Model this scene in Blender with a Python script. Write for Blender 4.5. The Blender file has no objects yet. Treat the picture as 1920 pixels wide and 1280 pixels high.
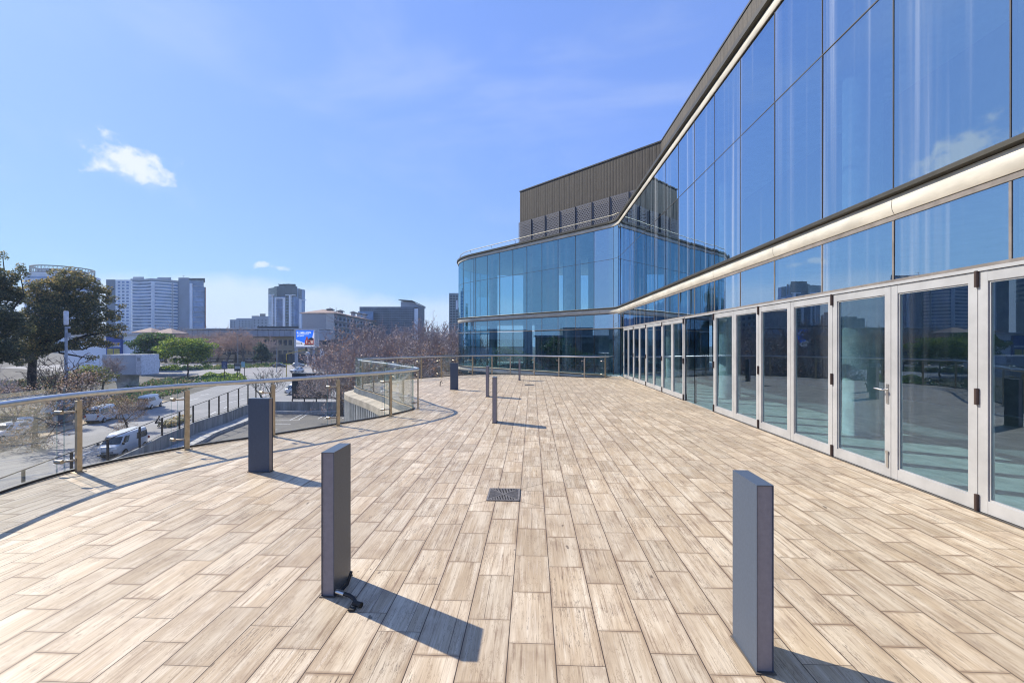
import bpy, bmesh, math, random
from mathutils import Vector, Matrix
from mathutils.geometry import tessellate_polygon
S = bpy.context.scene
COL = S.collection
R = math.radians
PI = math.pi

# ------------------------------------------------------------------ camera
EYE = 1.67                      # lens height above the terrace
YAW = R(2.55)
FPX = 853.333                   # 16 mm on 36 mm, in pixels of a 1920 wide frame
HOR = 642.5
cd = bpy.data.cameras.new('camera')
cd.lens = 16; cd.sensor_width = 36; cd.sensor_fit = 'HORIZONTAL'
cd.shift_y = 2.5 / 1920
cd.clip_start = 0.05; cd.clip_end = 6000
cam = bpy.data.objects.new('camera', cd); COL.objects.link(cam)
cam.location = (0, 0, EYE); cam.rotation_euler = (R(90), 0, YAW)
S.camera = cam
S.view_settings.view_transform = 'Standard'
S.view_settings.look = 'None'
S.view_settings.exposure = 0.4
S.view_settings.gamma = 1.0
S.view_settings.use_curve_mapping = False
S.cycles.filter_width = 1.1
S.cycles.max_bounces = 10
S.cycles.glossy_bounces = 5
S.cycles.transparent_max_bounces = 24
S.cycles.transmission_bounces = 6
S.cycles.sample_clamp_indirect = 6.0
S.cycles.caustics_reflective = False
S.cycles.caustics_refractive = False

# ------------------------------------------------------------------ pixel <-> world helpers
CY, SY = math.cos(YAW), math.sin(YAW)
def ray(px, py):
    a = (px - 960) / FPX; b = (HOR - py) / FPX
    return Vector((a*CY - SY, a*SY + CY, b))
def D(px, py, Z):                                   # point at camera depth Z
    return ray(px, py) * Z + Vector((0, 0, EYE))
def hz(Z):                                          # the street climbs gently away from the terrace
    return -8 + 1.5 * min(1, max(0, (Z - 75) / 75))
def G(px, py):                                      # point on the street surface
    z = -8.0
    for _ in range(30):
        Z = FPX * (EYE - z) / (py - HOR); z = 0.5*z + 0.5*hz(Z)
    return D(px, py, Z)
def GZ(px, py, z):
    return D(px, py, FPX * (EYE - z) / (py - HOR))
def cw(X, Z, z):                                    # camera-frame ground coordinates to world
    return Vector((X*CY - Z*SY, X*SY + Z*CY, z))
def depth(p):
    return p[1]*CY - p[0]*SY

# ------------------------------------------------------------------ sky and sun
SUN_AZ = R(-61.1); SUN_EL = R(39.2)                 # azimuth from +Y, clockwise positive
W = bpy.data.worlds.new('World'); S.world = W; W.use_nodes = True
nt = W.node_tree; nt.nodes.clear()
def wn(t, **k):
    n = nt.nodes.new(t)
    for a, b in k.items(): setattr(n, a, b)
    return n
def wl(a, b): nt.links.new(a, b)
def wmath(op, a, b=None, c=None):
    n = wn('ShaderNodeMath', operation=op)
    for i, v in enumerate((a, b, c)):
        if v is None: continue
        if isinstance(v, (int, float)): n.inputs[i].default_value = v
        else: wl(v, n.inputs[i])
    return n.outputs[0]
sky = wn('ShaderNodeTexSky', sky_type='NISHITA')
sky.sun_disc = False; sky.sun_elevation = SUN_EL; sky.sun_rotation = SUN_AZ
sky.air_density = 1.0; sky.dust_density = 1.2; sky.ozone_density = 2.0; sky.altitude = 1500
tc = wn('ShaderNodeTexCoord')
dirv = tc.outputs['Generated']
def wdot(vec):
    n = wn('ShaderNodeVectorMath', operation='DOT_PRODUCT')
    wl(dirv, n.inputs[0]); n.inputs[1].default_value = vec
    return n.outputs['Value']
def cloud_mask(px, py, w, h, tilt, scale, seed, soft, edge):
    c = ray(px, py).normalized()
    u = Vector((c.y, -c.x, 0)).normalized(); v = u.cross(c)
    ct, st = math.cos(R(tilt)), math.sin(R(tilt))
    uu = u*ct + v*st; vv = v*ct - u*st
    dc = wdot(c); da = wmath('DIVIDE', wdot(uu), dc); db = wmath('DIVIDE', wdot(vv), dc)
    a = wmath('DIVIDE', da, w/2/FPX); b = wmath('DIVIDE', db, h/2/FPX)
    r = wmath('SQRT', wmath('ADD', wmath('MULTIPLY', a, a), wmath('MULTIPLY', b, b)))
    co = wn('ShaderNodeCombineXYZ'); wl(a, co.inputs[0]); wl(wmath('MULTIPLY', b, h/w*1.15), co.inputs[1]); co.inputs[2].default_value = seed
    nz = wn('ShaderNodeTexNoise'); nz.inputs['Scale'].default_value = scale; nz.inputs['Detail'].default_value = 7; nz.inputs['Roughness'].default_value = 0.58
    wl(co.outputs[0], nz.inputs['Vector'])
    val = wmath('ADD', wmath('SUBTRACT', 1.0, r), wmath('MULTIPLY', wmath('SUBTRACT', nz.outputs['Fac'], 0.5), edge))
    m = wn('ShaderNodeMapRange', interpolation_type='SMOOTHSTEP'); wl(val, m.inputs['Value'])
    m.inputs['From Min'].default_value = 0.0; m.inputs['From Max'].default_value = soft
    front = wmath('GREATER_THAN', dc, 0.2)
    return wmath('MULTIPLY', m.outputs[0], front)
m = wmath('MULTIPLY', cloud_mask(244, 305, 118, 58, -10, 2.6, 6.4, 0.75, 2.5), 0.97)
m = wmath('MAXIMUM', m, wmath('MULTIPLY', cloud_mask(262, 330, 190, 70, -25, 1.6, 8.3, 1.6, 2.0), 0.35))
m = wmath('MAXIMUM', m, wmath('MULTIPLY', cloud_mask(488, 496, 38, 14, 8, 1.6, 5.2, 0.9, 2.0), 0.75))
m = wmath('MAXIMUM', m, wmath('MULTIPLY', cloud_mask(524, 502, 34, 10, -6, 1.6, 7.7, 1.0, 2.0), 0.55))
m = wmath('MAXIMUM', m, wmath('MULTIPLY', cloud_mask(470, 628, 900, 190, 0, 2.6, 1.3, 0.30, 0.9), 0.58))
m = wmath('MAXIMUM', m, wmath('MULTIPLY', cloud_mask(900, 640, 900, 190, 0, 2.4, 4.4, 0.4, 0.9), 0.50))
wv_ = wn('ShaderNodeMapping'); wv_.inputs['Scale'].default_value = (1.0, 1.6, 3.2); wv_.inputs['Rotation'].default_value = (0.3, 0.2, 0.5); wl(dirv, wv_.inputs['Vector'])
wz = wn('ShaderNodeTexNoise'); wz.inputs['Scale'].default_value = 1.7; wz.inputs['Detail'].default_value = 6; wz.inputs['Roughness'].default_value = 0.55; wz.inputs['Distortion'].default_value = 0.6; wl(wv_.outputs[0], wz.inputs['Vector'])
wm = wn('ShaderNodeMapRange', interpolation_type='SMOOTHSTEP'); wl(wz.outputs['Fac'], wm.inputs['Value'])
wm.inputs['From Min'].default_value = 0.46; wm.inputs['From Max'].default_value = 0.78; wm.inputs['To Max'].default_value = 0.20
m = wmath('MAXIMUM', m, wm.outputs[0])
gm = wn('ShaderNodeGamma'); gm.inputs['Gamma'].default_value = 0.42; wl(sky.outputs[0], gm.inputs['Color'])
hs = wn('ShaderNodeMix', data_type='RGBA', blend_type='MULTIPLY'); hs.inputs['Factor'].default_value = 1.0
wl(gm.outputs[0], hs.inputs['A']); hs.inputs['B'].default_value = (1.62, 2.30, 4.3, 1)
cl = wn('ShaderNodeMix', data_type='RGBA', blend_type='DARKEN'); cl.inputs['Factor'].default_value = 1.0
wl(hs.outputs['Result'], cl.inputs['A']); cl.inputs['B'].default_value = (4.7, 5.55, 7.8, 1)
hs = cl
mx = wn('ShaderNodeMix', data_type='RGBA'); wl(m, mx.inputs['Factor']); wl(hs.outputs['Result'], mx.inputs['A'])
mx.inputs['B'].default_value = (6.8, 7.3, 8.0, 1)
bg = wn('ShaderNodeBackground'); wl(mx.outputs['Result'], bg.inputs['Color']); bg.inputs['Strength'].default_value = 0.10
wo = wn('ShaderNodeOutputWorld'); wl(bg.outputs[0], wo.inputs['Surface'])
ld = bpy.data.lights.new('sun', 'SUN'); ld.energy = 5.0; ld.angle = R(0.55); ld.color = (1.0, 0.93, 0.81)
sun = bpy.data.objects.new('sun', ld); COL.objects.link(sun)
sdir = Vector((math.sin(SUN_AZ)*math.cos(SUN_EL), math.cos(SUN_AZ)*math.cos(SUN_EL), math.sin(SUN_EL)))
sun.rotation_euler = (-sdir).to_track_quat('-Z', 'Y').to_euler()
sun.location = sdir * 60

# ------------------------------------------------------------------ materials
def newmat(name):
    m = bpy.data.materials.new(name); m.use_nodes = True
    t = m.node_tree; t.nodes.clear()
    return m, t
class NB:
    def __init__(s, t): s.t = t
    def n(s, ty, **k):
        x = s.t.nodes.new(ty)
        for a, b in k.items(): setattr(x, a, b)
        return x
    def l(s, a, b): s.t.links.new(a, b)
    def put(s, v, i):
        if isinstance(v, (int, float)): i.default_value = v
        elif isinstance(v, tuple): i.default_value = v
        else: s.l(v, i)
    def math(s, op, a, b=None, c=None, clamp=False):
        x = s.n('ShaderNodeMath', operation=op); x.use_clamp = clamp
        for i, v in enumerate((a, b, c)):
            if v is not None: s.put(v, x.inputs[i])
        return x.outputs[0]
    def mix(s, f, a, b, blend='MIX'):
        x = s.n('ShaderNodeMix', data_type='RGBA', blend_type=blend)
        s.put(f, x.inputs['Factor']); s.put(a, x.inputs['A']); s.put(b, x.inputs['B'])
        return x.outputs['Result']
    def noise(s, vec, scale, detail=4, rough=0.55, dim='3D'):
        x = s.n('ShaderNodeTexNoise'); x.inputs['Scale'].default_value = scale
        x.inputs['Detail'].default_value = detail; x.inputs['Roughness'].default_value = rough
        if vec is not None: s.l(vec, x.inputs['Vector'])
        return x.outputs['Fac']
    def ramp(s, v, lo, hi, a=0.0, b=1.0, smooth=True):
        x = s.n('ShaderNodeMapRange'); x.interpolation_type = 'SMOOTHSTEP' if smooth else 'LINEAR'
        s.put(v, x.inputs['Value']); x.inputs['From Min'].default_value = lo; x.inputs['From Max'].default_value = hi
        x.inputs['To Min'].default_value = a; x.inputs['To Max'].default_value = b
        return x.outputs[0]
    def coord(s, scale=(1, 1, 1), kind='Object'):
        c = s.n('ShaderNodeTexCoord'); mp = s.n('ShaderNodeMapping')
        mp.inputs['Scale'].default_value = scale; s.l(c.outputs[kind], mp.inputs['Vector'])
        return mp.outputs[0]
    def world_coord(s, scale=(1, 1, 1)):
        c = s.n('ShaderNodeNewGeometry'); mp = s.n('ShaderNodeMapping')
        mp.inputs['Scale'].default_value = scale; s.l(c.outputs['Position'], mp.inputs['Vector'])
        return mp.outputs[0]
    def bump(s, h, strength=0.3, dist=0.01):
        x = s.n('ShaderNodeBump'); x.inputs['Strength'].default_value = strength; x.inputs['Distance'].default_value = dist
        s.l(h, x.inputs['Height']); return x.outputs[0]
    def out(s, sh):
        o = s.n('ShaderNodeOutputMaterial'); s.l(sh, o.inputs['Surface'])
def c4(c): return (c[0], c[1], c[2], 1)
MATS = {}
def M(name, col, rough=0.6, metal=0.0, var=0.18, scale=3.0, spec=0.4, bump=0.0, stretch=(1, 1, 1), emit=None):
    """plain procedural surface with a soft mottling"""
    if name in MATS: return MATS[name]
    m, t = newmat(name); b = NB(t)
    p = b.n('ShaderNodeBsdfPrincipled')
    v = b.world_coord(stretch)
    f = b.noise(v, scale, 6, 0.6)
    lo = tuple(x*(1-var) for x in col); hi = tuple(min(1, x*(1+var)) for x in col)
    b.l(b.mix(b.ramp(f, 0.3, 0.7), c4(lo), c4(hi)), p.inputs['Base Color'])
    p.inputs['Roughness'].default_value = rough; p.inputs['Metallic'].default_value = metal
    p.inputs['Specular IOR Level'].default_value = spec
    if bump: b.l(b.bump(f, bump, 0.02), p.inputs['Normal'])
    if emit: p.inputs['Emission Color'].default_value = c4(emit[0]); p.inputs['Emission Strength'].default_value = emit[1]
    b.out(p.outputs[0]); MATS[name] = m
    return m

def deck_material():
    m, t = newmat('wood look tile'); b = NB(t)
    g = b.n('ShaderNodeNewGeometry'); sx = b.n('ShaderNodeSeparateXYZ'); b.l(g.outputs['Position'], sx.inputs[0])
    TW, TL = 0.2555, 0.521
    u = b.math('DIVIDE', b.math('ADD', sx.outputs[0], 0.1316), TW)
    col = b.math('FLOOR', u); fu = b.math('SUBTRACT', u, col)
    wn1 = b.n('ShaderNodeTexWhiteNoise', noise_dimensions='1D'); b.l(col, wn1.inputs['W'])
    ph = b.math('ADD', b.math('MULTIPLY', col, 0.36), b.math('MULTIPLY', b.math('SUBTRACT', wn1.outputs['Value'], 0.5), 0.10))
    v = b.math('ADD', b.math('DIVIDE', b.math('SUBTRACT', sx.outputs[1], 2.538), TL), ph)
    row = b.math('FLOOR', v); fv = b.math('SUBTRACT', v, row)
    cid = b.n('ShaderNodeCombineXYZ'); b.l(col, cid.inputs[0]); b.l(row, cid.inputs[1])
    w2 = b.n('ShaderNodeTexWhiteNoise', noise_dimensions='3D'); b.l(cid.outputs[0], w2.inputs['Vector'])
    ws = b.n('ShaderNodeSeparateColor'); b.l(w2.outputs['Color'], ws.inputs[0])
    r1, r2, r3 = ws.outputs[0], ws.outputs[1], ws.outputs[2]
    # grain coordinates: each tile shows another piece of the timber print
    gx = b.math('ADD', b.math('MULTIPLY', sx.outputs[0], 1.0), b.math('MULTIPLY', r1, 37.0))
    gy = b.math('ADD', sx.outputs[1], b.math('MULTIPLY', r2, 53.0))
    gc = b.n('ShaderNodeCombineXYZ'); b.l(gx, gc.inputs[0]); b.l(gy, gc.inputs[1]); b.l(b.math('MULTIPLY', r3, 11.0), gc.inputs[2])
    def mp(sc):
        q = b.n('ShaderNodeMapping'); q.inputs['Scale'].default_value = sc; b.l(gc.outputs[0], q.inputs['Vector']); return q.outputs[0]
    broad = b.noise(mp((9, 1.1, 1)), 1.0, 3, 0.5)
    streak = b.noise(mp((34, 2.2, 1)), 1.0, 5, 0.62)
    fine = b.noise(mp((130, 5, 1)), 1.0, 3, 0.6)
    blot = b.noise(mp((6, 4, 1)), 1.0, 4, 0.6)
    base = b.mix(b.ramp(broad, 0.35, 0.68), (0.560, 0.440, 0.295, 1), (0.730, 0.622, 0.465, 1))
    base = b.mix(b.ramp(streak, 0.36, 0.66), b.mix(0.26, base, (0.27, 0.19, 0.125, 1)), base)
    base = b.mix(b.math('MULTIPLY', b.ramp(streak, 0.56, 0.70), 0.42), base, (0.76, 0.68, 0.54, 1))
    base = b.mix(b.math('MULTIPLY', b.ramp(fine, 0.50, 0.34), 0.30), base, (0.26, 0.19, 0.13, 1))
    base = b.mix(b.math('MULTIPLY', b.ramp(blot, 0.50, 0.70), 0.55), base, (0.36, 0.265, 0.180, 1))
    thin = b.noise(mp((62, 1.5, 1)), 1.0, 4, 0.65)
    base = b.mix(b.math('MULTIPLY', b.ramp(thin, 0.45, 0.34), b.ramp(blot, 0.38, 0.60, 0.20, 0.80)), base, (0.25, 0.170, 0.110, 1))
    base = b.mix(b.math('MULTIPLY', b.ramp(thin, 0.56, 0.68), 0.28), base, (0.82, 0.74, 0.63, 1))
    grit = b.noise(b.world_coord((1, 1, 1)), 160, 2, 0.6)
    base = b.mix(b.ramp(grit, 0.60, 0.75, 0, 0.35), base, (0.24, 0.17, 0.11, 1))
    cont = b.math('ABSOLUTE', b.math('SUBTRACT', b.noise(mp((13, 2.4, 1)), 1.0, 5, 0.66), 0.54))
    base = b.mix(b.math('MULTIPLY', b.ramp(cont, 0.012, 0.003), 0.50), base, (0.26, 0.185, 0.12, 1))
    # one printed board joint on some tiles
    bj = b.math('ABSOLUTE', b.math('SUBTRACT', fu, b.math('ADD', 0.25, b.math('MULTIPLY', r3, 0.55))))
    bj = b.math('ADD', bj, b.math('MULTIPLY', b.math('SUBTRACT', streak, 0.5), 0.02))
    bjm = b.math('MULTIPLY', b.ramp(b.math('ABSOLUTE', bj), 0.012, 0.004), b.math('GREATER_THAN', r2, 0.62))
    base = b.mix(b.math('MULTIPLY', bjm, 0.7), base, (0.10, 0.07, 0.05, 1))
    # per tile tone
    base = b.mix(0.65, base, b.mix(1.0, base, b.mix(r3, (0.78, 0.76, 0.73, 1), (1.18, 1.17, 1.15, 1)), 'MULTIPLY'))
    # printed cracks and knots on about a third of the tiles
    cr = b.noise(mp((22, 0.9, 1)), 1.0, 5, 0.72)
    crk = b.math('MULTIPLY', b.ramp(b.math('ABSOLUTE', b.math('SUBTRACT', cr, 0.5)), 0.010, 0.003), b.math('GREATER_THAN', r1, 0.45))
    crk = b.math('MULTIPLY', crk, b.ramp(b.noise(mp((3, 5, 1)), 1.0, 2), 0.46, 0.56))
    base = b.mix(b.math('MULTIPLY', crk, 0.85), base, (0.07, 0.05, 0.04, 1))
    kn = b.noise(mp((16, 7, 1)), 1.0, 2, 0.4)
    base = b.mix(b.math('MULTIPLY', b.ramp(kn, 0.74, 0.80), 0.8), base, (0.10, 0.075, 0.055, 1))
    # large faint weathering and rusty seepage along some joints
    big = b.noise(b.world_coord((1, 1, 1)), 0.35, 5, 0.6)
    base = b.mix(b.ramp(big, 0.40, 0.70, 0.0, 0.30), base, (0.40, 0.315, 0.235, 1))
    eu = b.math('MULTIPLY', b.math('SUBTRACT', 0.5, b.math('ABSOLUTE', b.math('SUBTRACT', fu, 0.5))), TW)
    ev = b.math('MULTIPLY', b.math('SUBTRACT', 0.5, b.math('ABSOLUTE', b.math('SUBTRACT', fv, 0.5))), TL)
    e = b.math('MINIMUM', eu, ev)
    wob = b.math('MULTIPLY', b.math('SUBTRACT', b.noise(b.world_coord(), 25, 2), 0.5), 0.006)
    stain = b.math('MULTIPLY', b.ramp(b.math('ADD', e, wob), 0.026, 0.002), b.ramp(b.noise(b.world_coord(), 1.6, 3), 0.40, 0.66, 0.18, 0.85))
    base = b.mix(stain, base, (0.30, 0.205, 0.13, 1))
    ju = b.ramp(eu, 0.0036, 0.0018); jv = b.ramp(ev, 0.0026, 0.0012)
    j = b.math('MAXIMUM', ju, b.math('MULTIPLY', jv, 0.85))
    base = b.mix(j, base, (0.085, 0.060, 0.043, 1))
    p = b.n('ShaderNodeBsdfPrincipled'); b.l(base, p.inputs['Base Color'])
    b.l(b.ramp(streak, 0.3, 0.7, 0.50, 0.38), p.inputs['Roughness'])
    p.inputs['Specular IOR Level'].default_value = 0.20
    h = b.math('ADD', b.math('MULTIPLY', b.math('SUBTRACT', 1.0, j), 1.0), b.math('MULTIPLY', fine, 0.12))
    b.l(b.bump(h, 0.5, 0.003), p.inputs['Normal'])
    b.out(p.outputs[0])
    return m

def facade_glass(name, tint, refl, base_refl, wave, pale_streaks):
    """solar glazing: coated mirror-ish front over a tinted see-through body, with pale upright streaks painted in for reflections"""
    m, t = newmat(name); b = NB(t)
    v = b.world_coord((1.6, 1.6, 0.10))
    wv = b.noise(v, 1.0, 2, 0.5)
    nrm = b.bump(wv, wave, 0.02)
    gl = b.n('ShaderNodeBsdfGlossy'); gl.inputs['Roughness'].default_value = 0.0; gl.inputs['Color'].default_value = c4(refl)
    if wave: b.l(nrm, gl.inputs['Normal'])
    tr = b.n('ShaderNodeBsdfTransparent'); tr.inputs['Color'].default_value = c4(tint)
    fr = b.n('ShaderNodeFresnel'); fr.inputs['IOR'].default_value = 1.5
    f = b.math('ADD', b.math('MULTIPLY', fr.outputs[0], 0.9), base_refl, clamp=True)
    mx = b.n('ShaderNodeMixShader'); b.l(f, mx.inputs[0]); b.l(tr.outputs[0], mx.inputs[1]); b.l(gl.outputs[0], mx.inputs[2])
    df = b.n('ShaderNodeBsdfDiffuse'); df.inputs['Color'].default_value = (0.62, 0.66, 0.70, 1)
    s1 = b.noise(b.world_coord((3.2, 3.2, 0.05)), 1.0, 3, 0.6)
    s2 = b.noise(b.world_coord((14, 14, 0.20)), 1.0, 3, 0.6)
    dd = b.math('MULTIPLY', b.ramp(s1, 0.52, 0.74), b.ramp(s2, 0.35, 0.75, 0.25, 1.0))
    dd = b.math('MULTIPLY', dd, pale_streaks)  # matt pale streaks imitate bright reflections in the panes
    mx2 = b.n('ShaderNodeMixShader'); b.l(dd, mx2.inputs[0]); b.l(mx.outputs[0], mx2.inputs[1]); b.l(df.outputs[0], mx2.inputs[2])
    # only the face turned to the ray is coated: the far face of the same sheet lets everything through
    gm_ = b.n('ShaderNodeNewGeometry'); clr = b.n('ShaderNodeBsdfTransparent')
    mx3 = b.n('ShaderNodeMixShader'); b.l(gm_.outputs['Backfacing'], mx3.inputs[0]); b.l(mx2.outputs[0], mx3.inputs[1]); b.l(clr.outputs[0], mx3.inputs[2])
    b.out(mx3.outputs[0])
    return m

def rail_glass():
    m, t = newmat('balustrade glass'); b = NB(t)
    tr = b.n('ShaderNodeBsdfTransparent'); tr.inputs['Color'].default_value = (0.982, 0.994, 0.992, 1)
    gl = b.n('ShaderNodeBsdfGlossy'); gl.inputs['Roughness'].default_value = 0.0; gl.inputs['Color'].default_value = (0.9, 1, 0.98, 1)
    fr = b.n('ShaderNodeFresnel'); fr.inputs['IOR'].default_value = 1.40
    f = b.math('MULTIPLY', fr.outputs[0], 0.28)
    mx = b.n('ShaderNodeMixShader'); b.l(f, mx.inputs[0]); b.l(tr.outputs[0], mx.inputs[1]); b.l(gl.outputs[0], mx.inputs[2])
    df = b.n('ShaderNodeBsdfDiffuse'); df.inputs['Color'].default_value = (0.60, 0.66, 0.66, 1)
    s = b.noise(b.world_coord((2.5, 2.5, 0.6)), 1.0, 4, 0.6)
    sp = b.noise(b.world_coord((60, 60, 60)), 1.0, 2, 0.5)
    d = b.math('ADD', b.ramp(s, 0.40, 0.75, 0.004, 0.030), b.ramp(sp, 0.74, 0.80, 0.0, 0.35))
    mx2 = b.n('ShaderNodeMixShader'); b.l(d, mx2.inputs[0]); b.l(mx.outputs[0], mx2.inputs[1]); b.l(df.outputs[0], mx2.inputs[2])
    b.out(mx2.outputs[0])
    e, t = newmat('balustrade glass edge'); b = NB(t)
    tr = b.n('ShaderNodeBsdfTransparent'); tr.inputs['Color'].default_value = (0.45, 0.62, 0.60, 1)
    df = b.n('ShaderNodeBsdfDiffuse'); df.inputs['Color'].default_value = (0.18, 0.34, 0.33, 1)
    mx = b.n('ShaderNodeMixShader'); mx.inputs[0].default_value = 0.55; b.l(tr.outputs[0], mx.inputs[1]); b.l(df.outputs[0], mx.inputs[2])
    b.out(mx.outputs[0])
    return m, e

def leaf_mat(name, col, var=0.35, trans=0.5):
    if name in MATS: return MATS[name]
    m, t = newmat(name); b = NB(t)
    g = b.n('ShaderNodeNewGeometry')
    w = b.n('ShaderNodeTexWhiteNoise', noise_dimensions='1D'); b.l(g.outputs['Random Per Island'], w.inputs['W'])
    lo = tuple(x*(1-var) for x in col); hi = tuple(x*(1+var) for x in col)
    c = b.mix(w.outputs['Value'], c4(lo), c4(hi))
    d = b.n('ShaderNodeBsdfDiffuse'); b.l(c, d.inputs['Color'])
    tl = b.n('ShaderNodeBsdfTranslucent'); b.l(c, tl.inputs['Color'])
    mx = b.n('ShaderNodeMixShader'); mx.inputs[0].default_value = trans; b.l(d.outputs[0], mx.inputs[1]); b.l(tl.outputs[0], mx.inputs[2])
    gl = b.n('ShaderNodeBsdfGlossy'); gl.inputs['Roughness'].default_value = 0.45
    mx2 = b.n('ShaderNodeMixShader'); mx2.inputs[0].default_value = 0.05; b.l(mx.outputs[0], mx2.inputs[1]); b.l(gl.outputs[0], mx2.inputs[2])
    b.out(mx2.outputs[0]); MATS[name] = m
    return m

def holes_mat():
    """sheet metal punched with square holes; pattern runs in the panel's own X-Z plane"""
    m, t = newmat('perforated metal'); b = NB(t)
    c = b.n('ShaderNodeTexCoord'); s = b.n('ShaderNodeSeparateXYZ'); b.l(c.outputs['Object'], s.inputs[0])
    row = b.math('FLOOR', b.math('DIVIDE', s.outputs[2], 0.105))
    off = b.math('MULTIPLY', b.math('MODULO', row, 2.0), 0.5)
    fx = b.math('FRACT', b.math('ADD', b.math('DIVIDE', s.outputs[0], 0.12), off)); fz = b.math('FRACT', b.math('DIVIDE', s.outputs[2], 0.105))
    hx = b.math('LESS_THAN', b.math('ABSOLUTE', b.math('SUBTRACT', fx, 0.5)), 0.27)
    hzz = b.math('LESS_THAN', b.math('ABSOLUTE', b.math('SUBTRACT', fz, 0.5)), 0.30)
    inx = b.math('LESS_THAN', b.math('ABSOLUTE', s.outputs[0]), 0.54)
    inz = b.math('LESS_THAN', b.math('ABSOLUTE', b.math('SUBTRACT', s.outputs[2], 0.95)), 0.88)
    h = b.math('MULTIPLY', b.math('MULTIPLY', hx, hzz), b.math('MULTIPLY', inx, inz))
    p = b.n('ShaderNodeBsdfPrincipled'); p.inputs['Base Color'].default_value = (0.14, 0.138, 0.155, 1); p.inputs['Roughness'].default_value = 0.5; p.inputs['Metallic'].default_value = 0.3
    tr = b.n('ShaderNodeBsdfTransparent')
    mx = b.n('ShaderNodeMixShader'); b.l(h, mx.inputs[0]); b.l(p.outputs[0], mx.inputs[1]); b.l(tr.outputs[0], mx.inputs[2])
    b.out(mx.outputs[0])
    return m

def cladding_mat():
    m, t = newmat('ribbed bronze cladding'); b = NB(t)
    g = b.n('ShaderNodeNewGeometry'); s = b.n('ShaderNodeSeparateXYZ'); b.l(g.outputs['Position'], s.inputs[0])
    # distance along the wall: works on both the Y-running and the diagonal wall
    k = b.math('ADD', b.math('MULTIPLY', s.outputs[0], -0.7071), b.math('MULTIPLY', s.outputs[1], 0.7071))
    f = b.math('FRACT', b.math('DIVIDE', k, 0.20))
    rib = b.ramp(b.math('ABSOLUTE', b.math('SUBTRACT', f, 0.5)), 0.36, 0.46)
    w = b.n('ShaderNodeTexWhiteNoise', noise_dimensions='1D'); b.l(b.math('FLOOR', b.math('DIVIDE', k, 0.20)), w.inputs['W'])
    nz = b.noise(b.world_coord((6, 6, 1.2)), 1.0, 6, 0.65)
    nf = b.noise(b.world_coord((1, 1, 1)), 22, 3, 0.6)
    c = b.mix(b.ramp(nz, 0.3, 0.7), (0.050, 0.041, 0.033, 1), (0.088, 0.073, 0.057, 1))
    c = b.mix(b.math('MULTIPLY', w.outputs['Value'], 0.35), c, (0.050, 0.043, 0.037, 1))
    c = b.mix(b.ramp(nf, 0.45, 0.75, 0, 0.4), c, (0.15, 0.13, 0.10, 1))
    c = b.mix(b.math('MULTIPLY', rib, 0.6), c, (0.04, 0.035, 0.03, 1))
    p = b.n('ShaderNodeBsdfPrincipled'); b.l(c, p.inputs['Base Color']); p.inputs['Roughness'].default_value = 0.75
    b.l(b.bump(b.math('SUBTRACT', 1.0, rib), 0.6, 0.02), p.inputs['Normal'])
    b.out(p.outputs[0])
    return m

def asphalt(name, col, patch):
    m, t = newmat(name); b = NB(t)
    a = b.noise(b.world_coord(), 0.22, 6, 0.65); c = b.noise(b.world_coord(), 9.0, 3, 0.6)
    d = b.noise(b.world_coord((0.9, 0.06, 1)), 1.0, 4, 0.6)
    q = b.mix(b.ramp(a, 0.35, 0.7), c4(col), c4(patch))
    q = b.mix(b.ramp(c, 0.4, 0.7, 0, 0.3), q, c4(tuple(x*1.5 for x in col)))
    q = b.mix(b.ramp(d, 0.55, 0.75, 0, 0.35), q, c4(tuple(x*0.6 for x in col)))
    p = b.n('ShaderNodeBsdfPrincipled'); b.l(q, p.inputs['Base Color']); p.inputs['Roughness'].default_value = 0.85
    b.l(b.bump(c, 0.3, 0.01), p.inputs['Normal'])
    b.out(p.outputs[0]); MATS[name] = m
    return m

DECK = deck_material()
GLASS = facade_glass('solar glass', (0.34, 0.50, 0.58), (0.60, 0.78, 0.98), 0.50, 0.10, 0.42)
GLASS_R = facade_glass('teal solar glass', (0.36, 0.58, 0.64), (0.38, 0.60, 0.76), 0.42, 0.05, 0.12)
GLASS_D = facade_glass('door glass', (0.50, 0.70, 0.74), (0.58, 0.76, 0.98), 0.17, 0.02, 0.08)
RGLASS, REDGE = rail_glass()
PERF = holes_mat(); CLAD = cladding_mat()
STEEL = M('brushed steel', (0.62, 0.60, 0.57), 0.28, 1.0, 0.08, 20)
POSTM = M('bronzed steel', (0.45, 0.375, 0.28), 0.38, 0.85, 0.12, 12)
CREAM = M('cream coated metal', (0.61, 0.57, 0.48), 0.42, 0.0, 0.16, 1.5, stretch=(1, 1, 4))
LIP = M('olive dark trim', (0.060, 0.054, 0.040), 0.45, 0.3, 0.15, 4)
JOINT = M('grey sealant', (0.20, 0.175, 0.155), 0.6, 0.0, 0.2, 6)
DARKJ = M('black sealant', (0.020, 0.020, 0.022), 0.6, 0.0, 0.2, 6)
ALU = M('silver door frame', (0.45, 0.445, 0.435), 0.42, 0.25, 0.10, 2.5)
HINGE = M('brown hinge', (0.075, 0.050, 0.042), 0.5, 0.4)
CONC = M('pale concrete', (0.40, 0.39, 0.37), 0.85, 0, 0.22, 1.2, bump=0.2)
CONCD = M('grey concrete', (0.22, 0.225, 0.23), 0.85, 0, 0.25, 1.0, bump=0.2)
SLABM = M('slab edge paint', (0.15, 0.17, 0.19), 0.7, 0, 0.2, 2)
LEDGE = M('beige ledge', (0.42, 0.36, 0.28), 0.8, 0, 0.2, 3)
BOLM = M('charcoal powder coat', (0.072, 0.098, 0.142), 0.40, 0.1, 0.07, 60)
BOLE = M('mauve grey end panel', (0.27, 0.255, 0.275), 0.55, 0.0, 0.06, 30)
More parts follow.
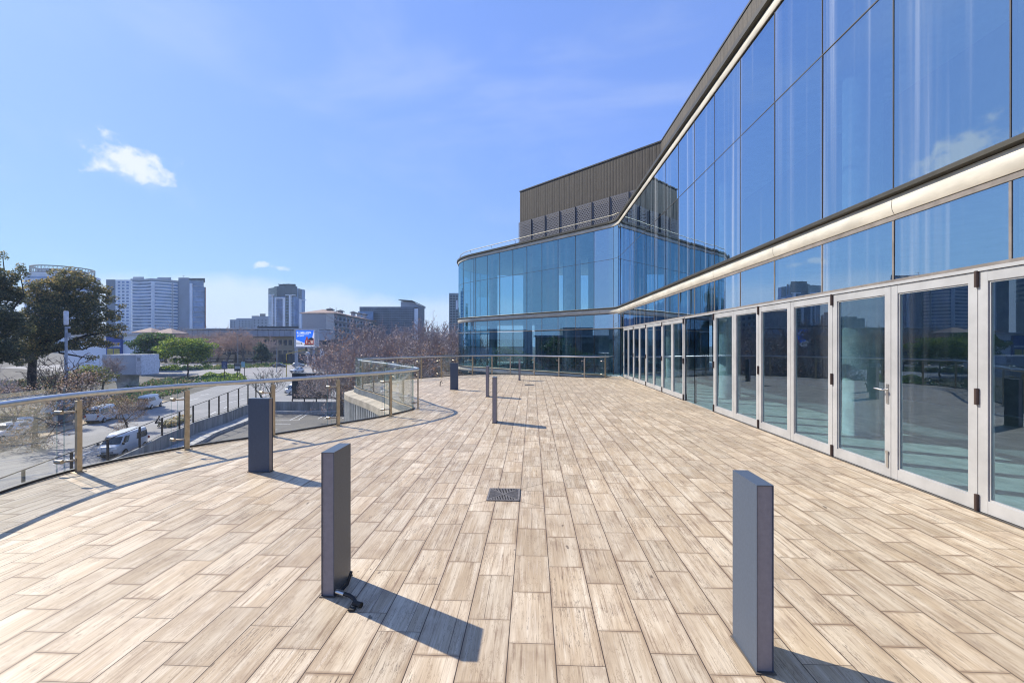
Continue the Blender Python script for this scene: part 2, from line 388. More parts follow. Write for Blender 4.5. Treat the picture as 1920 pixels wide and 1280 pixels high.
BLACK = M('black rubber', (0.018, 0.018, 0.020), 0.55)
IRON = M('cast iron', (0.22, 0.20, 0.185), 0.55, 0.3, 0.25, 30)
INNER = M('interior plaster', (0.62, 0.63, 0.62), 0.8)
INNERD = M('dark interior wall', (0.20, 0.22, 0.24), 0.8)
INFL = M('interior floor', (0.55, 0.54, 0.52), 0.5)

# ------------------------------------------------------------------ mesh builder
def link(o, parent=None):
    COL.objects.link(o)
    if parent: o.parent = parent
    return o
class MB:
    def __init__(s): s.v = []; s.f = []; s.m = []
    def add(s, vs, fs, mi=0):
        k = len(s.v); s.v += [tuple(x) for x in vs]; s.f += [tuple(i+k for i in q) for q in fs]; s.m += [mi]*len(fs); return s
    def obox(s, o, ax, ay, az, mi=0):               # box from corner o and three edge vectors
        o, ax, ay, az = map(Vector, (o, ax, ay, az))
        p = [o, o+ax, o+ax+ay, o+ay]; p += [q+az for q in p]
        f = [(3, 2, 1, 0), (4, 5, 6, 7), (0, 1, 5, 4), (1, 2, 6, 5), (2, 3, 7, 6), (3, 0, 4, 7)]
        if ax.cross(ay).dot(az) < 0: f = [q[::-1] for q in f]
        return s.add(p, f, mi)
    def box(s, x0, x1, y0, y1, z0, z1, mi=0):
        return s.obox((x0, y0, z0), (x1-x0, 0, 0), (0, y1-y0, 0), (0, 0, z1-z0), mi)
    def prism(s, poly, z0, z1, mi=0, top=None):     # vertical prism from a CCW (x, y) polygon
        n = len(poly)
        s.add([(x, y, z0) for x, y in poly] + [(x, y, z1) for x, y in poly], [(i, (i+1) % n, n+(i+1) % n, n+i) for i in range(n)], mi)
        tr = tessellate_polygon([[Vector((x, y, 0)) for x, y in poly]])
        for z, sgn in ((z1, 1), (z0, -1)):
            fs = []
            for a, b_, c in tr:
                A, B, C_ = poly[a], poly[b_], poly[c]
                cr = (B[0]-A[0])*(C_[1]-A[1]) - (B[1]-A[1])*(C_[0]-A[0])
                fs.append((a, b_, c) if cr*sgn > 0 else (c, b_, a))
            s.add([(x, y, z) for x, y in poly], fs, mi if (top is None or sgn < 0) else top)
        return s
    def sheet(s, poly, zf, mi=0):                   # flat or graded sheet facing up
        tr = tessellate_polygon([[Vector((p[0], p[1], 0)) for p in poly]])
        fs = []
        for a, b_, c in tr:
            A, B, C_ = poly[a], poly[b_], poly[c]
            cr = (B[0]-A[0])*(C_[1]-A[1]) - (B[1]-A[1])*(C_[0]-A[0])
            fs.append((a, b_, c) if cr > 0 else (c, b_, a))
        return s.add([(p[0], p[1], zf(p) if callable(zf) else zf) for p in poly], fs, mi)
    def tube(s, pts, rad, n=8, mi=0, cap=True, flat=1.0):
        pts = [Vector(p) for p in pts]; k0 = len(s.v); N = len(pts)
        rad = rad if isinstance(rad, (list, tuple)) else [rad]*N
        prev = None
        for i, p in enumerate(pts):
            d = (pts[min(i+1, N-1)] - pts[max(i-1, 0)]).normalized()
            if prev is None:
                up = Vector((0, 0, 1)) if abs(d.z) < 0.9 else Vector((1, 0, 0))
                a = d.cross(up).normalized()
            else: a = (prev - d*prev.dot(d)).normalized()
            prev = a; b_ = a.cross(d)
            for j in range(n):
                t = 2*PI*j/n
                s.v.append(tuple(p + a*rad[i]*math.cos(t) + b_*rad[i]*flat*math.sin(t)))
        for i in range(N-1):
            for j in range(n):
                q = (k0+i*n+j, k0+i*n+(j+1) % n, k0+(i+1)*n+(j+1) % n, k0+(i+1)*n+j)
                s.f.append(q); s.m.append(mi)
        if cap:
            s.f.append(tuple(k0+j for j in range(n))[::-1]); s.m.append(mi)
            s.f.append(tuple(k0+(N-1)*n+j for j in range(n))); s.m.append(mi)
        return s
    def cyl(s, a, b_, r, n=14, mi=0): return s.tube([a, b_], r, n, mi)
    def lathe(s, prof, cx=0, cy=0, n=24, mi=0):     # prof: (radius, z) from bottom to top
        k0 = len(s.v)
        for r, z in prof:
            for j in range(n):
                t = 2*PI*j/n; s.v.append((cx+r*math.cos(t), cy+r*math.sin(t), z))
        for i in range(len(prof)-1):
            for j in range(n):
                s.f.append((k0+i*n+j, k0+i*n+(j+1) % n, k0+(i+1)*n+(j+1) % n, k0+(i+1)*n+j)); s.m.append(mi)
        s.f.append(tuple(k0+j for j in range(n))[::-1]); s.m.append(mi)
        s.f.append(tuple(k0+(len(prof)-1)*n+j for j in range(n))); s.m.append(mi)
        return s
    def build(s, name, mats, parent=None, smooth=None, bevel=0, loc=None, rot=0):
        me = bpy.data.meshes.new(name)
        off = Vector((0, 0, 0))
        if loc is not None: off = Vector(loc)
        elif parent is not None and parent.rotation_euler.z == 0:
            q = parent
            while q is not None: off += q.location; q = q.parent
        me.from_pydata([tuple(Vector(x)-off) for x in s.v], [], s.f)
        for mm in (mats if isinstance(mats, (list, tuple)) else [mats]): me.materials.append(mm)
        if max(s.m, default=0): me.polygons.foreach_set('material_index', s.m)
        if smooth is not None:
            me.polygons.foreach_set('use_smooth', [True]*len(me.polygons))
            me.update()
            try: me.set_sharp_from_angle(angle=R(smooth))
            except Exception: pass
        me.update()
        o = bpy.data.objects.new(name, me); link(o, parent)
        if loc is not None and parent is None: o.location = loc
        if bevel:
            bm = bmesh.new(); bm.from_mesh(me)
            bmesh.ops.remove_doubles(bm, verts=bm.verts, dist=1e-5)
            bmesh.ops.bevel(bm, geom=[e for e in bm.edges if len(e.link_faces) == 2 and e.calc_face_angle(0) > 0.5], offset=bevel, segments=2, affect='EDGES', profile=0.6)
            bm.to_mesh(me); bm.free()
        return o
def tag(o, label, cat, group=None):
    o['label'] = label; o['category'] = cat
    if group: o['group'] = group
    return o
def thing(name, label, cat, loc=(0, 0, 0), group=None):
    o = bpy.data.objects.new(name, None); o.empty_display_size = 0.2; o.location = loc; link(o)
    return tag(o, label, cat, group)
def structure(o): o['kind'] = 'structure'; return o
def stuff(o): o['kind'] = 'stuff'; return o
def copy_tree(o, parent=None):
    c = o.copy(); COL.objects.link(c)
    if parent: c.parent = parent
    for ch in list(o.children): copy_tree(ch, c)
    return c
def text_mesh(name, body, size, mat, origin, ux, uz, parent, extrude=0.004, align='LEFT', width=None):
    cu = bpy.data.curves.new('lettering', 'FONT'); cu.body = body; cu.size = size; cu.extrude = extrude; cu.align_x = align; cu.align_y = 'CENTER'
    cu.offset = size*0.012
    ob = bpy.data.objects.new('lettering', cu); COL.objects.link(ob)
    bpy.context.view_layer.update()
    me = bpy.data.meshes.new_from_object(ob.evaluated_get(bpy.context.evaluated_depsgraph_get()))
    bpy.data.objects.remove(ob); me.name = name
    xs = [v.co.x for v in me.vertices]; sc = 1.0
    if width and xs: sc = width / (max(xs) - min(xs))
    ux = Vector(ux).normalized(); uz = Vector(uz).normalized(); un = ux.cross(uz)
    off = Vector((0, 0, 0)); q = parent
    while q is not None: off += q.location; q = q.parent
    for v in me.vertices: v.co = Vector(origin) + ux*v.co.x*sc + uz*v.co.y + un*v.co.z - off
    me.materials.clear(); me.materials.append(mat)
    o = bpy.data.objects.new(name, me); return link(o, parent)
# ================================================================== THE TERRACE EDGE (posts stand on this curve)
POSTS = [(-5.9, -7.6), (-5.75, -6.2), (-5.4, -4.9), (-4.85, -3.6), (-4.25, -2.35), (-3.86, -1.0), (-3.9, 0.45), (-4.4, 1.75), (-5.05, 2.95), (-5.62, 4.2),
         (-5.85, 5.62), (-5.40, 6.89), (-4.62, 7.92), (-3.91, 9.01), (-3.21, 10.19), (-2.90, 11.44), (-3.62, 12.63), (-4.45, 14.0),
         (-5.45, 15.4), (-6.21, 16.41), (-6.75, 17.5), (-6.62, 18.75), (-5.98, 19.95), (-5.18, 21.06), (-4.42, 21.95), (-3.81, 22.85),
         (-3.09, 23.44), (-2.12, 23.88), (-1.15, 23.92), (0.10, 23.39), (1.32, 22.70), (2.50, 21.95), (3.49, 21.93), (4.02, 22.80)]
def spline(P, step=0.08):
    out = []; idx = []
    n = len(P)
    for i in range(n-1):
        p0 = Vector(P[max(i-1, 0)]); p1 = Vector(P[i]); p2 = Vector(P[i+1]); p3 = Vector(P[min(i+2, n-1)])
        k = max(4, int((p2-p1).length/step)); idx.append(len(out))
        for j in range(k):
            t = j/k
            out.append(0.5*((2*p1) + (p2-p0)*t + (2*p0-5*p1+4*p2-p3)*t*t + (3*p1-p0-3*p2+p3)*t**3))
    idx.append(len(out)); out.append(Vector(P[-1]))
    return out, idx
CRV, CIX = spline([Vector(p) for p in POSTS])
def crv_n(i):
    d = (CRV[min(i+1, len(CRV)-1)] - CRV[max(i-1, 0)]).normalized()
    return Vector((-d.y, d.x))                       # outward, left of travel
def offc(o): return [CRV[i] + crv_n(i)*o for i in range(len(CRV))]
XF = 4.43                                            # plane of the main glass front
EDGE = offc(0.17)
deck_poly = [(p.x, p.y) for p in EDGE] + [(4.30, 22.95), (XF-0.02, 22.95), (XF-0.02, -9), (EDGE[0].x, -9)]
deck_poly = deck_poly[::-1]
mb = MB(); mb.sheet(deck_poly, 0.0)
terrace = structure(mb.build('terrace_deck', DECK))
mb = MB()
E2 = offc(0.175)
for (o0, o1, z0, z1) in ((0, 0, -0.42, -0.006),):
    k = len(E2)
    mb.add([(p.x, p.y, z1) for p in E2] + [(p.x, p.y, z0) for p in E2], [(i+1, i, k+i, k+i+1) for i in range(k-1)])
EI = offc(-0.5); k = len(E2)
mb.add([(p.x, p.y, -0.42) for p in E2] + [(p.x, p.y, -0.42) for p in EI], [(i, k+i, k+i+1, i+1) for i in range(k-1)])
structure(mb.build('slab_edge', SLABM, terrace))
# soffit that closes the slab from beneath
mb = MB(); mb.sheet(deck_poly, -0.45)
mb.f = [q[::-1] for q in mb.f]
structure(mb.build('slab_soffit', CONCD, terrace))

# storey below: a projecting ledge and a screen of upright slats in the bay
i0, i1 = CIX[14], CIX[24]
scr = thing('slatted_screen', 'curved screen of pale upright slats hanging under the beige ledge below the glass balustrade', 'screen', (-4.5, 14, -4))
o1, o2 = offc(0.52), offc(0.19)
mb = MB(); n = i1-i0
for za, zb, oa in ((-0.44, -0.24, o1),):
    rng = range(i0, i1+1)
    V_ = [(oa[i].x, oa[i].y, zb) for i in rng] + [(oa[i].x, oa[i].y, za) for i in rng] + [(o2[i].x, o2[i].y, zb+0.06) for i in rng] + [(o2[i].x, o2[i].y, za) for i in rng]
    k = n+1; fs = []
    for i in range(n): fs += [(i+1, i, k+i, k+i+1), (i, i+1, 2*k+i+1, 2*k+i), (k+i+1, k+i, 3*k+i, 3*k+i+1)]
    mb.add(V_, fs)
mb.build('ledge', LEDGE, scr, smooth=40)
mb = MB(); o3 = offc(0.44); acc = 0; last = o3[i0]
back = offc(0.25)
for i in range(i0, i1):
    acc += (o3[i+1]-o3[i]).length
    if acc > 0.17:
        acc = 0; d = (o3[i+1]-o3[i]).normalized(); nn = crv_n(i)
        p = o3[i]
        mb.obox((p.x-d.x*.025, p.y-d.y*.025, -4.6), (d.x*.05, d.y*.05, 0), (nn.x*.08, nn.y*.08, 0), (0, 0, 4.158))
mb.build('slats', M('grey white slat paint', (0.50, 0.50, 0.48), 0.6), scr)
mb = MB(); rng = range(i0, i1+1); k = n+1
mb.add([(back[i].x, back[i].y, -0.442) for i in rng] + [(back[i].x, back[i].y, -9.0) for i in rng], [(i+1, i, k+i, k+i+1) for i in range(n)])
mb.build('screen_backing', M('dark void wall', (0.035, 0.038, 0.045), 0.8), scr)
# lower storey wall under the rest of the terrace
mb = MB(); o4 = offc(-0.35)
for a_, b_ in ((0, i0), (i1, len(CRV)-1)):
    k = b_-a_+1
    mb.add([(o4[i].x, o4[i].y, -0.45) for i in range(a_, b_+1)] + [(o4[i].x, o4[i].y, -9.1) for i in range(a_, b_+1)], [(i+1, i, k+i, k+i+1) for i in range(k-1)])
tag(mb.build('lower_storey_wall', CONCD), 'grey curved wall of the storey beneath the terrace slab', 'wall')

# ================================================================== BALUSTRADE
CLAMPM = M('warm satin clamp', (0.42, 0.36, 0.28), 0.4, 0.8)
bal = thing('glass_balustrade', 'curving frameless glass balustrade with bronze steel posts and round steel handrail along the terrace edge', 'balustrade', (-4.6, 8, 0))
mb = MB()
hr = [Vector((p.x, p.y, 1.0)) for p in CRV[CIX[0]:]]
mb.tube(hr, 0.036, 14)
mb.build('handrail', STEEL, bal, smooth=60)
gi = offc(0.105); go = offc(0.117)
for j in range(len(POSTS)-1):
    a, b_ = CIX[j], CIX[j+1]
    p = Vector((CRV[a].x, CRV[a].y, 0)); nn = crv_n(a); n3 = Vector((nn.x, nn.y, 0)); t3 = Vector((nn.y, -nn.x, 0))
    mb = MB()
    mb.obox(p - t3*.033 - n3*.018, t3*.066, n3*.036, (0, 0, .925))
    mb.obox(p - t3*.06 - n3*.05 + Vector((0, 0, .001)), t3*.12, n3*.10, (0, 0, .010))
    mb.cyl(p + Vector((0, 0, .92)), p + Vector((0, 0, .985)), .012, 8)
    mb.build('post', POSTM, bal, bevel=0.002)
    for z in (.17, .79):
        mb = MB(); q = p + Vector((0, 0, z)) - t3*.033
        r_ = q - t3*.12 + n3*.085
        mb.tube([q, q - t3*.06 + n3*.02, r_], .013, 8)
        mb.tube([r_ - n3*.035, r_ + n3*.06], .026, 12)
        mb.build('glass_clamp', CLAMPM, bal, smooth=40)
    # pane, curved, with a 12 mm gap each side of the joint
    s0 = max(0, a-1); rng = [i for i in range(s0, b_-1)]
    if len(rng) < 3: continue
    mb = MB(); k = len(rng)
    V_ = [(gi[i].x, gi[i].y, .03) for i in rng] + [(go[i].x, go[i].y, .03) for i in rng] + [(gi[i].x, gi[i].y, 1.10) for i in rng] + [(go[i].x, go[i].y, 1.10) for i in rng]
    fi = [(i, 2*k+i, 2*k+i+1, i+1) for i in range(k-1)] + [(k+i, k+i+1, 3*k+i+1, 3*k+i) for i in range(k-1)]
    fe = [(2*k+i, 3*k+i, 3*k+i+1, 2*k+i+1) for i in range(k-1)] + [(i, i+1, k+i+1, k+i) for i in range(k-1)] + [(0, k, 3*k, 2*k), (k-1, 3*k-1, 4*k-1, 2*k-1)]
    mb.add(V_, fi, 0); mb.add(V_, fe, 1)
    mb.build('glass_pane', [RGLASS, REDGE], bal, smooth=40)
mb = MB(); ga, gb = offc(0.09), offc(0.135); k = len(CRV)
mb.add([(p.x, p.y, .034) for p in ga] + [(p.x, p.y, .034) for p in gb] + [(p.x, p.y, .004) for p in ga], [(i, k+i, k+i+1, i+1)[::-1] for i in range(k-1)] + [(i, i+1, 2*k+i+1, 2*k+i) for i in range(k-1)])
mb.build('base_channel', M('dark base channel', (0.05, 0.05, 0.055), 0.5, 0.3), bal)

# ================================================================== THE GLASS BUILDING
bld = thing('glass_building', 'two storey glass clad building with cream fascia bands and brown rooftop walls beside the terrace', 'building', (6, 12, 0))
PATH = []
def build_path():
    P = []
    y = -10.0
    while y < 23.3 - 1e-6: P.append((Vector((XF, y)), Vector((-1, 0)))); y += 0.45
    c = Vector((XF-1.45, 23.3)); N1 = 8
    for i in range(N1+1):
        a = R(45)*i/N1; P.append((c + Vector((math.cos(a), math.sin(a)))*1.45, Vector((-math.cos(a), -math.sin(a)))))
    A = P[-1][0]; T1 = Vector((XF-12.4/2**.5, 23.9+12.4/2**.5)); n45 = Vector((-1, -1)).normalized()
    L = (T1-A).length; k = int(L/0.45)
    for i in range(1, k+1): P.append((A + (T1-A)*i/k, n45))
    Rr = 5.2; c = T1 - n45*Rr
    N2 = 26
    for i in range(1, N2+1):
        a = R(225) - R(105)*i/N2
        d = Vector((math.cos(a), math.sin(a))); P.append((c + d*Rr, d))
    s = 0; out = [(0.0, P[0][0], P[0][1])]
    for i in range(1, len(P)):
        s += (P[i][0]-P[i-1][0]).length; out.append((s, P[i][0], P[i][1]))
    return out
PATH = build_path(); SMAX = PATH[-1][0]
def at_s(s):
    s = min(max(s, 0), SMAX)
    lo = 0; hi = len(PATH)-1
    while hi-lo > 1:
        md = (lo+hi)//2
        if PATH[md][0] <= s: lo = md
        else: hi = md
    t = (s-PATH[lo][0])/(PATH[hi][0]-PATH[lo][0])
    return PATH[lo][1].lerp(PATH[hi][1], t), PATH[lo][2].lerp(PATH[hi][2], t).normalized()
def sY(y): return y + 10.0                            # path length of a point on the main front
S_C0 = sY(23.3); S_R0 = S_C0 + 1.45*R(45)             # start of the rear wing's straight run
def sT(t): return S_R0 + (t - 0.6)                    # t measured from the sharp corner
def stations(s0, s1, st=0.3):
    curved = not (s1 <= S_C0+1e-4 or (s0 >= S_R0-1e-4 and s1 <= sT(12.4)+1e-4))
    n = max(1, int((s1-s0)/st)) if curved else 1
    return [s0 + (s1-s0)*i/n for i in range(n+1)]
TR = random.Random(77)
def slab_on_path(mb, s0, s1, z0, z1, o0, o1, mi=0, tilt=0):
    """curved plate between offsets o0 (outer) and o1 (inner)"""
    st = stations(s0, s1); k = len(st); V_ = []
    ta, tb_ = TR.uniform(-tilt, 0), TR.uniform(-tilt, 0); tc_ = TR.uniform(-tilt, 0)
    for o, z in ((o0, z0), (o0, z1), (o1, z0), (o1, z1)):
        for s in st:
            p, n = at_s(s); w = (s-s0)/(s1-s0); oo = o + ta*(1-w) + tb_*w + (tc_ if z == z1 else 0); V_.append((p.x+n.x*oo, p.y+n.y*oo, z))
    f = []
    for i in range(k-1):
        f += [(i, k+i, k+i+1, i+1), (2*k+i, 2*k+i+1, 3*k+i+1, 3*k+i), (k+i, 3*k+i, 3*k+i+1, k+i+1), (i, i+1, 2*k+i+1, 2*k+i)]
    f += [(0, 2*k, 3*k, k), (k-1, 2*k-1, 4*k-1, 3*k-1)]
    mb.add(V_, f, mi); return mb
def profile_on_path(mb, s0, s1, prof, mi=0, st=0.45):
    ss = [s0] + [q[0] for q in PATH if s0 < q[0] < s1] + [s1]; k = len(ss); V_ = []
    for o, z in prof:
        for s in ss:
            p, n = at_s(s); V_.append((p.x+n.x*o, p.y+n.y*o, z))
    f = []
    for j in range(len(prof)-1):
        for i in range(k-1): f.append((j*k+i, j*k+i+1, (j+1)*k+i+1, (j+1)*k+i))
    f.append(tuple(j*k for j in range(len(prof)))); f.append(tuple(j*k+k-1 for j in range(len(prof)))[::-1])
    mb.add(V_, f, mi); return mb
Z_HEAD, Z_B0, Z_B1, Z_MID, Z_T0 = 2.385, 3.17, 3.53, 6.065, 7.72
S_END = SMAX
# fascia bands: dark drip lip over a bulging cream strip
def fascia(z0, z1):
    h = z1-z0
    mb = MB(); profile_on_path(mb, 0, S_END, [(-.10, z1), (.105, z1-.008), (.115, z1-.02), (.115, z1-.062), (.05, z1-.066), (-.10, z1-.07)])
    mb.build('drip_lip', LIP, bld, smooth=30)
    mb = MB(); profile_on_path(mb, 0, S_END, [(-.10, z1-.072), (.030, z1-.072), (.050, z1-.12), (.056, z1-.19), (.048, z1-.25), (.022, z1-.298), (-.10, z1-.30)])
    mb.build('fascia_band', CREAM, bld, smooth=30)
    mb = MB(); profile_on_path(mb, 0, S_END, [(-.10, z1-.301), (.012, z1-.301), (.012, z0), (-.10, z0)])
    mb.build('fascia_joint', JOINT, bld)
fascia(Z_B0, Z_B1)
mb = MB(); profile_on_path(mb, 0, S_END, [(-.30, 8.06), (.10, 8.06), (.13, 8.05), (.13, 7.94), (.04, 7.93), (-.30, 7.93)]); mb.build('roof_lip', LIP, bld, smooth=30)
mb = MB(); profile_on_path(mb, 0, S_END, [(-.10, 7.929), (.025, 7.929), (.05, 7.88), (.05, 7.77), (.03, 7.735), (-.10, 7.735)]); mb.build('roof_trim', CREAM, bld, smooth=30)
mb = MB(); profile_on_path(mb, 0, S_END, [(-.10, 7.734), (.012, 7.734), (.012, Z_T0), (-.10, Z_T0)]); mb.build('trim_joint', DARKJ, bld)
s_low = sT(0.7)
mb = MB(); profile_on_path(mb, s_low, S_END, [(-.10, -.02), (.105, -.028), (.115, -.04), (.115, -.08), (.05, -.085), (-.10, -.09)]); mb.build('drip_lip', LIP, bld, smooth=30)
mb = MB(); profile_on_path(mb, s_low, S_END, [(-.10, -.092), (.03, -.092), (.055, -.16), (.056, -.30), (.022, -.36), (-.10, -.37)]); mb.build('fascia_band', CREAM, bld, smooth=30)
mb = MB(); slab_on_path(mb, s_low, S_END, -9.0, -.372, 0, -.03); mb.build('lower_glazing', GLASS_R, bld)

# butt joints in the fascia sheets, in a dark seam colour
mb = MB(); s = sY(3.0)
while s < S_END-1:
    profile_on_path(mb, s, s+.007, [(.02, Z_B1-.073), (.0515, Z_B1-.12), (.0575, Z_B1-.19), (.0495, Z_B1-.25), (.0235, Z_B1-.297)]); s += 2.744
mb.build('band_seam', M('dark seam', (0.10, 0.09, 0.075), 0.7), bld)
# panes: upper rows run over the whole front; joints every 1.372 m (main) and 1.31 m (rear)
g = 0.007
main_j = [4.42+1.372*k for k in range(-10, 14)] + [23.15]
rear_j = [0.22] + [0.20+1.31*k for k in range(1, 10)] + [12.2]
JS = [0.0] + [sY(y) for y in main_j if y > -9.9] + [sT(t) for t in rear_j] + [sT(12.4)+1.30*k for k in range(1, 7)] + [SMAX]
def gmat(s): return GLASS if s < S_R0-0.1 else GLASS_R
for i in range(len(JS)-1):
    a, b_ = JS[i]+g, JS[i+1]-g
    if b_-a < .05: continue
    gm = gmat(a)
    if a > S_R0-.1: a += .004; b_ -= .004
    mb = MB(); slab_on_path(mb, a, b_, Z_MID+.008, Z_T0, 0, -.024, 0, .0032); mb.build('upper_pane', gm, bld)
    mb = MB(); slab_on_path(mb, a, b_, Z_B1, Z_MID-.008, 0, -.024, 0, .0032); mb.build('middle_pane', gm, bld)
    mb = MB(); slab_on_path(mb, a, b_, Z_HEAD+.06, Z_B0, 0, -.024, 0, .0025); mb.build('transom_pane', gm, bld)
mb = MB()
for s in JS[1:-1]: w_ = g if s < S_R0-.1 else .013; slab_on_path(mb, s-w_, s+w_, Z_B1, Z_T0, .004, -.06)
slab_on_path(mb, 0, S_C0, Z_MID-.008, Z_MID+.008, .003, -.05); slab_on_path(mb, S_C0, S_R0, Z_MID-.008, Z_MID+.008, .003, -.05)
slab_on_path(mb, S_R0, sT(12.4), Z_MID-.008, Z_MID+.008, .003, -.05); slab_on_path(mb, sT(12.4), S_END, Z_MID-.008, Z_MID+.008, .003, -.05)
mb.build('upper_joints', M('thin dark joint', (0.045, 0.042, 0.042), 0.6), bld)
mb = MB()
for s in JS[1:-1]: slab_on_path(mb, s-.013, s+.013, Z_HEAD+.06, Z_B0, .006, -.06)
mb.build('transom_joints', JOINT, bld)
# ground storey: two banks of folding doors on the main front, fixed panes elsewhere
doors1 = [11.24-1.09*k for k in range(9)]            # 11.24 .. 2.52
doors2 = [13.46+1.095*k for k in range(9)]           # 13.46 .. 22.22
fixed = [(-9.9, -8.2), (-8.2, -6.8), (-6.8, -5.4), (-5.4, -4.0), (-4.0, -2.6), (-2.6, -1.2), (-1.2, .2), (.2, 1.3), (1.3, 2.46), (11.30, 12.64), (12.64, 13.40), (22.30, 23.15)]
lowp = [(sY(a), sY(b_)) for a, b_ in fixed] + [(sY(23.15), sT(.22))] + [(sT(rear_j[i]), sT(rear_j[i+1])) for i in range(len(rear_j)-1)] + [(sT(12.2), sT(13.7))] + [(sT(12.4)+1.30*k, sT(12.4)+1.30*(k+1)) for k in range(1, 6)]
for a, b_ in lowp:
    mb = MB(); slab_on_path(mb, a+g, b_-g, .0 if a > S_R0 else .012, Z_HEAD-.012, 0, -.024); mb.build('lower_pane', gmat(a) if a > S_R0-.1 else GLASS_D, bld)
mb = MB()
for a, b_ in lowp:
    for s in (a, b_): slab_on_path(mb, s-g*.98, s+g*.98, .012, Z_HEAD-.012, .005, -.05)
mb.build('lower_joints', JOINT, bld)
mb = MB()
for a, b_ in ((0, S_C0), (S_C0, S_R0), (S_R0, sT(12.4)), (sT(12.4), S_END)): slab_on_path(mb, a, b_, Z_HEAD+.022, Z_HEAD+.06, .010, -.06)
mb.build('head_joint', JOINT, bld)
mb = MB()
for d0, d1 in ((2.46, 11.30), (13.40, 22.28)):
    slab_on_path(mb, sY(d0), sY(d1), Z_HEAD-.012, Z_HEAD+.0218, .045, -.04)
    for y in (d0, d1-.05): slab_on_path(mb, sY(y), sY(y)+.05, .012, Z_HEAD-.0125, .020, -.04)
slab_on_path(mb, sY(11.30)+.002, sY(13.40)-.002, Z_HEAD-.012, Z_HEAD+.0218, .020, -.04)
mb.build('door_surround', ALU, bld)
mb = MB()
for d0, d1 in ((2.46, 11.30), (13.40, 22.28)): slab_on_path(mb, sY(d0), sY(d1), .002, .0115, .055, -.08)
mb.build('door_threshold', M('dark threshold', (0.09, 0.085, 0.08), 0.5, 0.4), bld)
def make_door(y0, y1, hinge_at, handle):
    """one folding leaf: frame with pane, hinges on one edge, optional lever handle"""
    a, b_ = sY(min(y0, y1))+.004, sY(max(y0, y1))-.004
    st, tr, br = .095, .10, .125; zb, zt = .016, Z_HEAD-.016
    mb = MB()
    slab_on_path(mb, a, a+st, zb, zt, .030, -.03); slab_on_path(mb, b_-st, b_, zb, zt, .030, -.03)
    slab_on_path(mb, a+st, b_-st, zb, zb+br, .0285, -.03); slab_on_path(mb, a+st, b_-st, zt-tr, zt, .0285, -.03)
    # glazing beads stand a little back
    for u0, u1, w0, w1 in ((a+st, a+st+.016, zb+br, zt-tr), (b_-st-.016, b_-st, zb+br, zt-tr)): slab_on_path(mb, u0, u1, w0, w1, .016, -.02)
    for w0, w1 in ((zb+br, zb+br+.016), (zt-tr-.016, zt-tr)): slab_on_path(mb, a+st+.016, b_-st-.016, w0, w1, .016, -.02)
    d = mb.build('door', ALU, bld)
    mb = MB(); slab_on_path(mb, a+st+.014, b_-st-.014, zb+br+.014, zt-tr-.014, .004, -.016); mb.build('door_pane', GLASS_D, d)
    if hinge_at is not None:
        s = sY(hinge_at); p, n = at_s(s); q = Vector((p.x+n.x*.042, p.y+n.y*.042, 0))
        for z in (zb+.0, 1.06, zt-.15):
            mb = MB(); mb.cyl(q+Vector((0, 0, z)), q+Vector((0, 0, z+.16)), .019, 12)
            mb.build('hinge', HINGE, d, smooth=40)
    if handle:
        s = (b_-.045) if handle > 0 else (a+.045)
        p, n = at_s(s); x = p.x-.030
        mb = MB(); mb.box(x-.010, x, p.y-.018, p.y+.018, .92, 1.16)
        mb.tube([(x-.008, p.y, 1.09), (x-.06, p.y, 1.09), (x-.068, p.y-handle*.02, 1.09), (x-.068, p.y-handle*.13, 1.095)], .010, 10)
        mb.build('door_handle', STEEL, d, smooth=40)
        mb = MB(); mb.box(x-.012, x, p.y-.012, p.y+.012, .13, .33); mb.box(x-.016, x-.0125, p.y-.02, p.y+.02, .30, .335)
        mb.build('flush_bolt', STEEL, d)
for bank in (doors1, doors2[::-1]):
    for k in range(8):
        hi, lo = bank[k], bank[k+1]
        make_door(lo, hi, (lo if k % 2 else None) if k not in (0,) else hi, 0)
# lever handle on the leaf at 5.79 and one on the far bank
for y, far in ((5.79, 0), (19.0, 1)):
    d = min((o for o in bld.children if o.name.startswith('door') and not o.name.startswith('door_')), key=lambda o: abs(sum(v.co.y for v in o.data.vertices)/len(o.data.vertices)+bld.location.y - (y+.545)))
    p, n = at_s(sY(y)+.05); x = p.x-.030
    mb = MB(); mb.box(x-.010, x, p.y-.018, p.y+.018, .92, 1.16)
    mb.tube([(x-.008, p.y, 1.09), (x-.06, p.y, 1.09), (x-.068, p.y+.02, 1.09), (x-.068, p.y+.13, 1.098)], .010, 10)
    mb.build('door_handle', STEEL, d, smooth=40)
    mb = MB(); mb.box(x-.012, x, p.y-.012, p.y+.012, .13, .33); mb.box(x-.017, x-.0125, p.y-.02, p.y+.02, .30, .335)
    mb.build('flush_bolt', STEEL, d)

